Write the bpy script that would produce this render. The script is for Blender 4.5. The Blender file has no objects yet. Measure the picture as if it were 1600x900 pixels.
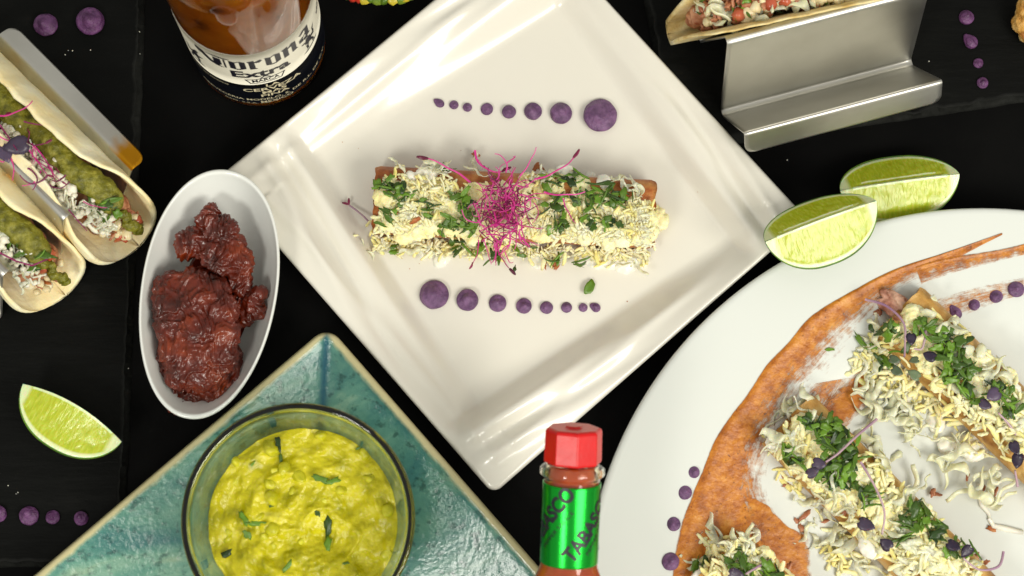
import bpy, bmesh, math, random
import numpy as np
from mathutils import Vector, Matrix, Euler, noise

# ------------------------------------------------------------------ camera, world, light
scene = bpy.context.scene
COL = scene.collection
MM = 0.001
FP, CAMH = 3000.0, 836.0                     # focal length in photo pixels, height of the lens over the table (mm)
_n = np.array([-80.0, -550.0, -3000.0]); _n /= np.linalg.norm(_n)
_Z = -_n; _X = np.array([1.0, 0, 0]) - _Z[0] * _Z; _X /= np.linalg.norm(_X); _Y = np.cross(_Z, _X)
MW = np.array([_X, _Y, _Z])
cam_d = bpy.data.cameras.new('camera'); cam = bpy.data.objects.new('camera', cam_d); COL.objects.link(cam)
cam_d.sensor_width = 36; cam_d.lens = FP * 36 / 1600
m4 = Matrix([list(MW[0]) + [0], list(MW[1]) + [0], list(MW[2]) + [0], [0, 0, 0, 1]])
cam.matrix_world = Matrix.Translation((0, 0, CAMH * MM)) @ m4
cam_d.clip_start = 0.02; cam_d.clip_end = 20
cam_d.dof.use_dof = True; cam_d.dof.focus_distance = 0.838; cam_d.dof.aperture_fstop = 9
scene.camera = cam

world = bpy.data.worlds.new('World'); scene.world = world; world.use_nodes = True
bg = world.node_tree.nodes['Background']
bg.inputs[0].default_value = (1.0, 0.98, 0.90, 1); bg.inputs[1].default_value = 0.52

def area(name, loc, target, sx, sy, power, col):
    d = bpy.data.lights.new(name, 'AREA'); d.shape = 'RECTANGLE'; d.size = sx; d.size_y = sy; d.energy = power; d.color = col
    o = bpy.data.objects.new(name, d); COL.objects.link(o); o.location = loc
    o.rotation_euler = (Vector(target) - Vector(loc)).to_track_quat('-Z', 'Y').to_euler()
    return o
area('softbox_key', (0.68, -0.44, 0.90), (0, 0.14, 0), 0.62, 0.50, 11.6, (1.0, 0.96, 0.86))
area('softbox_fill', (-0.50, -0.52, 0.86), (0, 0.14, 0), 0.26, 0.26, 4.6, (1.0, 0.97, 0.89))
scene.view_settings.view_transform = 'Standard'; scene.view_settings.look = 'None'
scene.view_settings.exposure = 0.0; scene.view_settings.gamma = 1.0
scene.cycles.use_denoising = True
scene.cycles.max_bounces = 12; scene.cycles.transmission_bounces = 10
scene.cycles.sample_clamp_indirect = 4.0

# ------------------------------------------------------------------ helpers
R = random.Random(7)

def at(px, py, z=0.0):
    """point of the world (mm) at height z that stands under a pixel of the photo"""
    d = MW @ np.array([(px - 800) / FP, -(py - 450) / FP, -1.0]); t = (z - CAMH) / d[2]
    return Vector((d[0] * t, d[1] * t, z))

def nz(x, y, z=0.0, s=1.0):
    return noise.noise(Vector((x * s, y * s, z * s)))

def fbm(x, y, z, s, o=4):
    a, v, t = 1.0, 0.0, 0.0
    for _ in range(o):
        v += a * noise.noise(Vector((x * s, y * s, z * s))); t += a; a *= 0.5; s *= 2.03
    return v / t

def tag(o, label=None, cat=None, group=None, kind=None):
    if label: o['label'] = label
    if cat: o['category'] = cat
    if group: o['group'] = group
    if kind: o['kind'] = kind
    return o

def thing(name, label, cat, loc=(0, 0, 0), rot=None, group=None):
    o = bpy.data.objects.new(name, None); COL.objects.link(o)
    o.empty_display_size = 0.01
    o.location = Vector(loc) * MM
    if rot is not None: o.rotation_euler = rot.to_euler()
    tag(o, label, cat, group); return o

def mesh(name, verts, faces, mat, smooth=True):
    me = bpy.data.meshes.new(name)
    me.from_pydata([tuple(c * MM for c in v) for v in verts], [], faces)
    me.materials.append(mat)
    if smooth: me.polygons.foreach_set('use_smooth', [True] * len(me.polygons))
    me.update(); return me

def link(name, me, parent=None, local=False):
    o = bpy.data.objects.new(name, me); COL.objects.link(o)
    if parent is not None:
        o.parent = parent
        if not local:                        # vertices are in world mm: undo the parent's place
            pm = Matrix.Translation(parent.location) @ parent.rotation_euler.to_matrix().to_4x4()
            o.matrix_parent_inverse = pm.inverted()
    return o

def obj(name, verts, faces, mat, parent=None, smooth=True, local=False):
    return link(name, mesh(name, verts, faces, mat, smooth), parent, local)

COUNT, OVER = {}, {}
LIMIT = 240
def inst(name, me, parent, loc, rot, sc=1.0):
    """a piece placed in world mm under a thing"""
    key = (parent.name, name); COUNT[key] = COUNT.get(key, 0) + 1; over = COUNT[key] > LIMIT
    pm = Matrix.Translation(parent.location) @ parent.rotation_euler.to_matrix().to_4x4()
    if isinstance(sc, (int, float)): sc = (sc, sc, sc)
    if hasattr(rot, 'to_matrix'): rot = rot.to_matrix()
    wm = Matrix.Translation(Vector(loc) * MM) @ rot.to_4x4() @ Matrix.Diagonal((*sc, 1))
    if over: OVER.setdefault(key, []).append((me, pm.inverted() @ wm)); return None
    o = bpy.data.objects.new(name, me); COL.objects.link(o); o.parent = parent
    o.matrix_local = pm.inverted() @ wm
    return o

def attr(me, name, vals):
    a = me.attributes.new(name, 'FLOAT', 'POINT'); a.data.foreach_set('value', [float(v) for v in vals])

def grid_faces(nu, nv, wrap_u=False, wrap_v=False, off=0, flip=False):
    f = []
    for i in range(nu if wrap_u else nu - 1):
        for j in range(nv if wrap_v else nv - 1):
            a, b = i * nv + j, ((i + 1) % nu) * nv + j
            c, d = ((i + 1) % nu) * nv + (j + 1) % nv, i * nv + (j + 1) % nv
            q = (a + off, b + off, c + off, d + off)
            f.append(q[::-1] if flip else q)
    return f

def lathe(profile, n=64, center=(0, 0, 0), squash=None):
    """profile: (r, z) list from the bottom centre out and round; closed where r is 0"""
    v, f = [], []
    for i in range(n):
        a = 2 * math.pi * i / n
        for r, z in profile:
            v.append((center[0] + r * math.cos(a), center[1] + r * math.sin(a), center[2] + z))
    return v, grid_faces(n, len(profile), wrap_u=True)

def tube(pts, r, n=6, taper=None):
    v, f = [], []
    P = [Vector(p) for p in pts]
    up = Vector((0.13, 0.31, 0.94))
    for i, p in enumerate(P):
        t = (P[min(i + 1, len(P) - 1)] - P[max(i - 1, 0)]).normalized()
        s = t.cross(up)
        if s.length < 1e-3: s = t.cross(Vector((1, 0, 0)))
        s.normalize(); q = s.cross(t)
        rr = r * (taper(i / (len(P) - 1)) if taper else 1)
        for k in range(n):
            a = 2 * math.pi * k / n
            v.append(tuple(p + s * rr * math.cos(a) + q * rr * math.sin(a)))
    f = grid_faces(len(P), n, wrap_v=True)
    f.append(tuple(range(n))[::-1]); f.append(tuple((len(P) - 1) * n + k for k in range(n)))
    return v, f

def join(parts):
    V, F = [], []
    for v, f in parts:
        o = len(V); V += list(v); F += [tuple(i + o for i in q) for q in f]
    return V, F

def blob(name, balls, mat, parent, voxel=0.9, disp=None, smooth_it=3, kind=None):
    """one lumpy body: ellipsoids (centre, radii, euler) fused by voxel remesh, then displaced by noise"""
    bm = bmesh.new()
    for b in balls:
        c, r = b[0], b[1]; e = b[2] if len(b) > 2 else (0, 0, 0)
        mm = Matrix.Translation(Vector(c) * MM) @ Euler(e).to_matrix().to_4x4() @ Matrix.Diagonal((r[0] * MM, r[1] * MM, r[2] * MM, 1))
        bmesh.ops.create_icosphere(bm, subdivisions=3, radius=1, matrix=mm)
    me = bpy.data.meshes.new(name); bm.to_mesh(me); bm.free()
    tmp = bpy.data.objects.new('tmp', me); COL.objects.link(tmp)
    md = tmp.modifiers.new('r', 'REMESH'); md.mode = 'VOXEL'; md.voxel_size = voxel * MM; md.use_smooth_shade = True
    ms = tmp.modifiers.new('s', 'SMOOTH'); ms.factor = 0.5; ms.iterations = smooth_it
    dg = bpy.context.evaluated_depsgraph_get(); dg.update()
    new = bpy.data.meshes.new_from_object(tmp.evaluated_get(dg))
    bpy.data.objects.remove(tmp); bpy.data.meshes.remove(me)
    new.name = name; new.materials.clear(); new.materials.append(mat)
    if disp:
        ns = [v.normal.copy() for v in new.vertices]
        for v, nn in zip(new.vertices, ns):
            c = v.co / MM
            v.co += nn * disp(c.x, c.y, c.z) * MM
    new.polygons.foreach_set('use_smooth', [True] * len(new.polygons)); new.update()
    o = link(name, new, parent)
    if kind: o['kind'] = kind
    return o

# ------------------------------------------------------------------ materials
def nodes_of(name):
    m = bpy.data.materials.new(name); m.use_nodes = True
    nt = m.node_tree; return m, nt, nt.nodes['Principled BSDF']

def ramp(nt, fac, stops, mode='LINEAR'):
    r = nt.nodes.new('ShaderNodeValToRGB'); r.color_ramp.interpolation = mode
    el = r.color_ramp.elements
    while len(el) < len(stops): el.new(0.5)
    for e, (p, c) in zip(el, stops):
        e.position = p; e.color = (*c, 1) if len(c) == 3 else c
    nt.links.new(fac, r.inputs[0]); return r

def tex(nt, kind, scale, detail=4, stretch=None, coord='Object', distort=0.0, rough=0.55):
    tc = nt.nodes.new('ShaderNodeTexCoord'); mp = nt.nodes.new('ShaderNodeMapping')
    nt.links.new(tc.outputs[coord], mp.inputs[0])
    s = stretch or (1, 1, 1); mp.inputs['Scale'].default_value = s
    if kind == 'noise':
        t = nt.nodes.new('ShaderNodeTexNoise'); t.inputs['Detail'].default_value = detail
        t.inputs['Distortion'].default_value = distort; t.inputs['Roughness'].default_value = rough
    elif kind == 'voronoi': t = nt.nodes.new('ShaderNodeTexVoronoi')
    elif kind == 'wave':
        t = nt.nodes.new('ShaderNodeTexWave'); t.inputs['Distortion'].default_value = distort; t.inputs['Detail'].default_value = detail
    t.inputs['Scale'].default_value = scale
    nt.links.new(mp.outputs[0], t.inputs['Vector'])
    return t.outputs['Distance'] if kind == 'voronoi' else t.outputs[0]

def bump(nt, bsdf, h, dist, strength=1.0, prev=None):
    b = nt.nodes.new('ShaderNodeBump'); b.inputs['Distance'].default_value = dist * MM; b.inputs['Strength'].default_value = strength
    nt.links.new(h, b.inputs['Height'])
    if prev: nt.links.new(prev.outputs[0], b.inputs['Normal'])
    nt.links.new(b.outputs[0], bsdf.inputs['Normal']); return b

def simple(name, c1, c2=None, scale=200, rough=0.5, spec=0.5, sss=0.0, sss_r=2.0, bumps=(), metal=0, coat=0, coord='Object', stops=None, trans=0, ior=1.45, detail=4, stretch=None):
    m, nt, b = nodes_of(name)
    b.inputs['Roughness'].default_value = rough; b.inputs['Specular IOR Level'].default_value = spec
    b.inputs['Metallic'].default_value = metal; b.inputs['Coat Weight'].default_value = coat; b.inputs['Coat Roughness'].default_value = 0.06
    b.inputs['Transmission Weight'].default_value = trans; b.inputs['IOR'].default_value = ior
    if sss: 
        b.inputs['Subsurface Weight'].default_value = sss; b.inputs['Subsurface Scale'].default_value = sss_r * MM
        b.inputs['Subsurface Radius'].default_value = (1.0, 0.7, 0.4)
    if c2 or stops:
        t = tex(nt, 'noise', scale, detail, coord=coord, stretch=stretch)
        r = ramp(nt, t, stops or [(0.35, c1), (0.65, c2)]); nt.links.new(r.outputs[0], b.inputs['Base Color'])
    else: b.inputs['Base Color'].default_value = (*c1, 1)
    pv = None
    for (s, d) in bumps:
        pv = bump(nt, b, tex(nt, 'noise', s, 3, coord=coord), d, 1.0, pv)
    return m

def S(r, g, b):                              # 0..255 display colour to linear
    f = lambda v: (v / 255 / 12.92) if v <= 10 else ((v / 255 + 0.055) / 1.055) ** 2.4
    return (f(r), f(g), f(b))

M = {}
M['table'] = simple('table_black', (0.0026, 0.0026, 0.0026), (0.0038, 0.0038, 0.0036), 30, rough=0.6, spec=0.05, bumps=((900, 0.05),))
def slate():
    m, nt, b = nodes_of('slate')
    t = tex(nt, 'noise', 26, 8, stretch=(1, 2.2, 1)); r = ramp(nt, t, [(0.3, (0.0016, 0.0018, 0.0015)), (0.62, (0.0032, 0.0035, 0.0030)), (0.8, (0.009, 0.009, 0.008))])
    geo = nt.nodes.new('ShaderNodeAttribute'); geo.attribute_name = 'chip'
    mx = nt.nodes.new('ShaderNodeMixRGB'); mx.inputs[2].default_value = (0.03, 0.031, 0.028, 1)
    mm = nt.nodes.new('ShaderNodeMath'); mm.operation = 'MULTIPLY'
    t3 = tex(nt, 'noise', 160, 6); nt.links.new(geo.outputs['Fac'], mm.inputs[0]); nt.links.new(t3, mm.inputs[1])
    nt.links.new(mm.outputs[0], mx.inputs[0]); nt.links.new(r.outputs[0], mx.inputs[1]); nt.links.new(mx.outputs[0], b.inputs['Base Color'])
    b.inputs['Roughness'].default_value = 0.62; b.inputs['Specular IOR Level'].default_value = 0.10
    p = bump(nt, b, tex(nt, 'noise', 60, 8, stretch=(0.6, 3.5, 1)), 0.5); bump(nt, b, tex(nt, 'noise', 420, 4), 0.12, 1, p)
    return m
M['slate'] = slate()
def porcelain(name, c, rough=0.22, wob=0.14):
    m, nt, b = nodes_of(name); b.inputs['Base Color'].default_value = (*c, 1)
    b.inputs['Roughness'].default_value = rough; b.inputs['Specular IOR Level'].default_value = 0.5
    b.inputs['Subsurface Weight'].default_value = 0.0
    b.inputs['Coat Weight'].default_value = 0.3; b.inputs['Coat Roughness'].default_value = 0.05
    p = bump(nt, b, tex(nt, 'noise', 45, 3), wob)
    return m
M['cream_porcelain'] = porcelain('cream_porcelain', (0.775, 0.75, 0.665))
M['white_porcelain'] = porcelain('white_porcelain', (0.70, 0.73, 0.69), 0.16, 0.1)
M['bowl_porcelain'] = porcelain('bowl_porcelain', (0.79, 0.81, 0.775), 0.14, 0.06)
def steel():
    m, nt, b = nodes_of('brushed_steel'); b.inputs['Metallic'].default_value = 1; b.inputs['Roughness'].default_value = 0.36
    t = tex(nt, 'noise', 300, 4, stretch=(0.05, 1, 1)); t2 = tex(nt, 'noise', 25, 4)
    r = ramp(nt, t2, [(0.3, (0.52, 0.51, 0.465)), (0.7, (0.66, 0.65, 0.60))]); nt.links.new(r.outputs[0], b.inputs['Base Color'])
    at_ = nt.nodes.new('ShaderNodeAttribute'); at_.attribute_name = 'stain'
    mx = nt.nodes.new('ShaderNodeMixRGB'); mx.inputs[2].default_value = (0.62, 0.29, 0.015, 1)
    nt.links.new(at_.outputs['Fac'], mx.inputs[0]); nt.links.new(r.outputs[0], mx.inputs[1]); nt.links.new(mx.outputs[0], b.inputs['Base Color'])
    rr = nt.nodes.new('ShaderNodeMapRange'); rr.inputs[3].default_value = 0.30; rr.inputs[4].default_value = 0.50
    nt.links.new(t2, rr.inputs[0]); nt.links.new(rr.outputs[0], b.inputs['Roughness'])
    bump(nt, b, t, 0.02); return m
M['steel'] = steel()
M['puree'] = simple('purple_puree', S(88, 56, 94), S(126, 90, 130), 260, rough=0.4, spec=0.5, sss=0.12, sss_r=0.8, bumps=((700, 0.6), (2200, 0.2)))
M['puree_dark'] = simple('purple_puree_on_slate', S(78, 42, 80), S(115, 70, 118), 260, rough=0.4, spec=0.5, sss=0.12, sss_r=0.8, bumps=((700, 0.6), (2200, 0.2)))
M['fried'] = simple('fried_tortilla', None, None, 130, rough=0.42, stops=[(0.25, S(118, 58, 26)), (0.5, S(172, 98, 45)), (0.72, S(205, 150, 84))], sss=0.1, bumps=((300, 0.5), (1200, 0.2)))
M['fried_light'] = simple('golden_tortilla', None, None, 110, rough=0.45, stops=[(0.28, S(140, 92, 40)), (0.5, S(190, 144, 74)), (0.74, S(222, 188, 118))], sss=0.15, bumps=((300, 0.5), (900, 0.25)))
M['soft_tortilla'] = simple('flour_tortilla', None, None, 55, rough=0.55, spec=0.3, stops=[(0.22, S(232, 182, 96)), (0.34, S(250, 228, 168)), (0.60, S(254, 244, 204)), (0.8, S(255, 250, 226))], sss=0.2, sss_r=1.5, bumps=((110, 0.7), (500, 0.25)))
M['corn_tortilla'] = simple('corn_tortilla', None, None, 90, rough=0.55, spec=0.3, stops=[(0.3, S(196, 162, 90)), (0.5, S(228, 208, 150)), (0.72, S(240, 230, 190))], sss=0.2, sss_r=1.5, bumps=((300, 0.5), (900, 0.25)))
M['cheese'] = simple('grated_cheese', S(252, 236, 168), S(253, 246, 206), 110, rough=0.42, spec=0.4, sss=0.55, sss_r=2.4, bumps=((900, 0.25),), coord='Object')
M['cheese_deep'] = simple('cheese_yellow', S(250, 228, 140), S(252, 240, 178), 110, rough=0.42, spec=0.4, sss=0.55, sss_r=2.4, bumps=((900, 0.25),))
M['cabbage'] = simple('cabbage', S(232, 228, 176), S(244, 242, 218), 60, rough=0.28, spec=0.5, sss=0.5, sss_r=2.0, trans=0.15)
M['crema'] = simple('crema', S(240, 238, 224), rough=0.22, spec=0.5, sss=0.3, sss_r=2)
def herb(name, a, b_):
    m, nt, b = nodes_of(name); oi = nt.nodes.new('ShaderNodeObjectInfo')
    r = ramp(nt, oi.outputs['Random'], [(0, a), (0.6, b_), (1, tuple(x * 1.6 for x in b_))]); nt.links.new(r.outputs[0], b.inputs['Base Color'])
    b.inputs['Roughness'].default_value = 0.38; b.inputs['Subsurface Weight'].default_value = 0.15; b.inputs['Subsurface Scale'].default_value = 0.5 * MM
    bump(nt, b, tex(nt, 'noise', 700, 3), 0.15); return m
M['herb'] = herb('cilantro', S(30, 56, 12), S(84, 118, 26))
M['sprout_leaf'] = herb('radish_sprout_leaf', S(34, 22, 46), S(66, 54, 74))
M['sprout_leaf_green'] = herb('green_sprout_leaf', S(60, 76, 52), S(88, 102, 74))
M['sprout_stem'] = simple('radish_sprout_stem', S(150, 112, 142), S(190, 165, 170), 60, rough=0.35, sss=0.3, sss_r=0.6)
M['magenta'] = simple('magenta_stem', S(196, 26, 128), S(226, 84, 168), 60, rough=0.35, sss=0.25, sss_r=0.6)
M['magenta_dark'] = simple('dark_magenta_stem', S(98, 14, 62), S(150, 30, 100), 60, rough=0.35, sss=0.2, sss_r=0.6)
M['red_leaf'] = herb('red_sprout_leaf', S(70, 8, 36), S(120, 24, 64))
M['meat'] = simple('shredded_meat', S(140, 72, 44), S(206, 150, 112), 190, rough=0.4, sss=0.2, bumps=((400, 0.4),))
M['meat_pink'] = simple('pork', None, None, 100, rough=0.4, stops=[(0.3, S(140, 78, 60)), (0.5, S(196, 140, 118)), (0.7, S(222, 186, 160))], sss=0.2, bumps=((300, 0.5), (900, 0.2)))
M['salsa_verde'] = simple('green_salsa', None, None, 260, rough=0.35, stops=[(0.3, S(72, 72, 12)), (0.5, S(116, 114, 26)), (0.72, S(158, 152, 60))], sss=0.1, bumps=((420, 0.9), (1400, 0.35)))
M['crumb'] = simple('white_cheese_crumb', S(228, 222, 196), S(246, 243, 228), 120, rough=0.5, sss=0.3, sss_r=1.2, bumps=((700, 0.3),))
M['onion'] = simple('onion', S(214, 196, 150), S(236, 226, 190), 90, rough=0.25, sss=0.4, sss_r=1.5)
M['tomato'] = simple('tomato', S(170, 74, 48), S(200, 112, 80), 90, rough=0.2, sss=0.3, sss_r=1.5)
M['golden'] = simple('golden_batter', None, None, 140, rough=0.45, stops=[(0.3, S(160, 96, 36)), (0.5, S(214, 160, 78)), (0.7, S(240, 208, 140))], sss=0.15, bumps=((350, 0.8), (1000, 0.3)))
def chile():
    m, nt, b = nodes_of('chipotle')
    t = tex(nt, 'noise', 70, 6); t2 = tex(nt, 'noise', 420, 5)
    a = ramp(nt, t, [(0.25, S(40, 9, 2)), (0.5, S(98, 28, 7)), (0.72, S(140, 54, 14))])
    a2 = ramp(nt, t2, [(0.3, (0.7, 0.65, 0.65)), (0.6, (1, 1, 1))]); mx = nt.nodes.new('ShaderNodeMixRGB'); mx.blend_type = 'MULTIPLY'; mx.inputs[0].default_value = 0.7
    nt.links.new(a.outputs[0], mx.inputs[1]); nt.links.new(a2.outputs[0], mx.inputs[2]); nt.links.new(mx.outputs[0], b.inputs['Base Color'])
    b.inputs['Roughness'].default_value = 0.34; b.inputs['Specular IOR Level'].default_value = 0.3
    p = bump(nt, b, tex(nt, 'noise', 200, 3, distort=1.8, stretch=(1, .55, 1)), 0.8); b.inputs['Coat Weight'].default_value = 0.5; b.inputs['Coat Roughness'].default_value = 0.05; return m
M['chile'] = chile()
M['adobo'] = simple('adobo_sauce', S(70, 16, 8), S(110, 34, 14), 80, rough=0.12, sss=0.1)
def teal():
    m, nt, b = nodes_of('teal_glaze')
    t = tex(nt, 'noise', 14, 7, distort=2.2, stretch=(1, 1.6, 1)); t2 = tex(nt, 'noise', 240, 4)
    a = ramp(nt, t, [(0.28, S(44, 98, 104)), (0.42, S(70, 122, 114)), (0.54, S(92, 142, 126)), (0.62, S(116, 156, 136)), (0.74, S(158, 172, 138))])
    sp = ramp(nt, t2, [(0.33, S(24, 84, 100)), (0.45, (1, 1, 1))])
    mx = nt.nodes.new('ShaderNodeMixRGB'); mx.blend_type = 'MULTIPLY'; mx.inputs[0].default_value = 0.55
    nt.links.new(a.outputs[0], mx.inputs[1]); nt.links.new(sp.outputs[0], mx.inputs[2])
    e = nt.nodes.new('ShaderNodeAttribute'); e.attribute_name = 'rim'
    er = nt.nodes.new('ShaderNodeMath'); er.operation = 'ADD'; tn = tex(nt, 'noise', 120, 5)
    sc = nt.nodes.new('ShaderNodeMath'); sc.operation = 'MULTIPLY_ADD'; sc.inputs[1].default_value = 0.5; sc.inputs[2].default_value = -0.25
    nt.links.new(tn, sc.inputs[0]); nt.links.new(sc.outputs[0], er.inputs[0]); nt.links.new(e.outputs['Fac'], er.inputs[1])
    cr = ramp(nt, er.outputs[0], [(0.42, (0, 0, 0)), (0.72, (1, 1, 1))])
    mx2 = nt.nodes.new('ShaderNodeMixRGB'); mx2.inputs[2].default_value = (*S(192, 184, 140), 1)
    nt.links.new(cr.outputs[0], mx2.inputs[0]); nt.links.new(mx.outputs[0], mx2.inputs[1])
    v = nt.nodes.new('ShaderNodeAttribute'); v.attribute_name = 'pool'
    mx3 = nt.nodes.new('ShaderNodeMixRGB'); mx3.inputs[2].default_value = (*S(18, 76, 100), 1)
    nt.links.new(v.outputs['Fac'], mx3.inputs[0]); nt.links.new(mx2.outputs[0], mx3.inputs[1])
    nt.links.new(mx3.outputs[0], b.inputs['Base Color'])
    b.inputs['Roughness'].default_value = 0.12; b.inputs['Specular IOR Level'].default_value = 0.45
    p = bump(nt, b, tex(nt, 'noise', 45, 4), 0.6); bump(nt, b, tex(nt, 'noise', 380, 5), 0.22, 1, p)
    return m
M['teal'] = teal()
def glass(name, col, rough=0.0, ior=1.5):
    m, nt, b = nodes_of(name); b.inputs['Base Color'].default_value = (*col, 1); b.inputs['Transmission Weight'].default_value = 1
    b.inputs['Roughness'].default_value = rough; b.inputs['IOR'].default_value = ior; return m
M['glass'] = glass('clear_glass', (0.86, 0.93, 0.88))
M['bottle_glass'] = glass('bottle_glass', (0.97, 0.93, 0.82))
M['guac'] = simple('guacamole', None, None, 110, rough=0.22, spec=0.5, stops=[(0.28, S(150, 148, 8)), (0.44, S(184, 176, 12)), (0.60, S(206, 196, 28)), (0.78, S(224, 216, 100))], sss=0.25, sss_r=2.5, bumps=((320, 0.6), (1000, 0.2)))
M['avocado'] = simple('avocado_chunk', None, None, 150, rough=0.25, spec=0.5, stops=[(0.28, S(160, 160, 16)), (0.48, S(192, 188, 30)), (0.66, S(208, 204, 60)), (0.8, S(222, 218, 110))], sss=0.35, sss_r=2.5, bumps=((320, 0.6), (1000, 0.2)))
def beer():
    m, nt, b = nodes_of('amber_drink'); t = tex(nt, 'noise', 45, 5)
    r = ramp(nt, t, [(0.30, S(60, 24, 4)), (0.40, S(160, 84, 6)), (0.75, S(206, 120, 16))]); nt.links.new(r.outputs[0], b.inputs['Base Color'])
    b.inputs['Roughness'].default_value = 0.35; b.inputs['Specular IOR Level'].default_value = 0.1; b.inputs['Transmission Weight'].default_value = 0.25; b.inputs['IOR'].default_value = 1.33
    b.inputs['Subsurface Weight'].default_value = 0.3; b.inputs['Subsurface Scale'].default_value = 6 * MM
    return m
M['beer'] = beer()
M['hot_sauce'] = simple('hot_sauce', S(200, 66, 18), S(232, 124, 46), 60, rough=0.3, sss=0.3, sss_r=3)
M['label_white'] = simple('label_white', S(236, 232, 214), rough=0.4)
M['label_black'] = simple('label_black', (0.004, 0.005, 0.009), rough=0.3, spec=0.4)
M['ink'] = simple('ink_black', (0.008, 0.007, 0.016), rough=0.4)
M['ink_white'] = simple('ink_white', S(225, 215, 180), rough=0.4)
M['gold'] = simple('ink_gold', S(170, 130, 60), rough=0.35, metal=0.6)
M['cap'] = simple('red_plastic', S(198, 8, 12), S(210, 16, 18), 120, rough=0.3, spec=0.5, bumps=((260, 0.08), (1500, 0.03)))
M['foil'] = simple('green_foil', S(24, 168, 48), rough=0.24, metal=0.85, bumps=((500, 0.03),))
M['dark_bowl'] = simple('dark_bowl', (0.006, 0.006, 0.006), rough=0.4, spec=0.2)
M['green_veg'] = simple('green_pepper', S(60, 96, 22), S(128, 150, 50), 70, rough=0.3, sss=0.2)
M['yellow_veg'] = simple('yellow_pepper', S(176, 160, 30), S(204, 184, 60), 70, rough=0.3, sss=0.2)
M['red_veg'] = simple('red_pepper', S(186, 34, 22), S(212, 70, 50), 70, rough=0.25, sss=0.2)
def lime_flesh():
    m, nt, b = nodes_of('lime_flesh')
    rho = nt.nodes.new('ShaderNodeAttribute'); rho.attribute_name = 'rho'
    th = nt.nodes.new('ShaderNodeAttribute'); th.attribute_name = 'fib'
    cb = nt.nodes.new('ShaderNodeCombineXYZ'); nt.links.new(th.outputs['Fac'], cb.inputs[0]); 
    ms = nt.nodes.new('ShaderNodeMath'); ms.operation = 'MULTIPLY'; ms.inputs[1].default_value = 0.9; nt.links.new(rho.outputs['Fac'], ms.inputs[0]); nt.links.new(ms.outputs[0], cb.inputs[1])
    n_ = nt.nodes.new('ShaderNodeTexNoise'); n_.inputs['Scale'].default_value = 5.5; n_.inputs['Detail'].default_value = 5; n_.inputs['Distortion'].default_value = 0.4
    nt.links.new(cb.outputs[0], n_.inputs['Vector'])
    fl = ramp(nt, n_.outputs[0], [(0.25, S(166, 178, 30)), (0.5, S(184, 195, 46)), (0.72, S(200, 208, 80)), (0.9, S(220, 226, 140))])
    w = nt.nodes.new('ShaderNodeAttribute'); w.attribute_name = 'pith'
    wr = ramp(nt, w.outputs['Fac'], [(0.30, (0, 0, 0)), (0.55, (1, 1, 1))])
    mx = nt.nodes.new('ShaderNodeMixRGB'); mx.inputs[2].default_value = (*S(226, 232, 180), 1)
    nt.links.new(wr.outputs[0], mx.inputs[0]); nt.links.new(fl.outputs[0], mx.inputs[1]); nt.links.new(mx.outputs[0], b.inputs['Base Color'])
    b.inputs['Roughness'].default_value = 0.18; b.inputs['Subsurface Weight'].default_value = 0.6; b.inputs['Subsurface Scale'].default_value = 4 * MM
    bump(nt, b, n_.outputs[0], 0.22); return m
M['lime_flesh'] = lime_flesh()
M['lime_rind'] = simple('lime_rind', S(62, 104, 12), S(112, 148, 26), 60, rough=0.32, spec=0.5, sss=0.1, bumps=((700, 0.25),))
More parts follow.
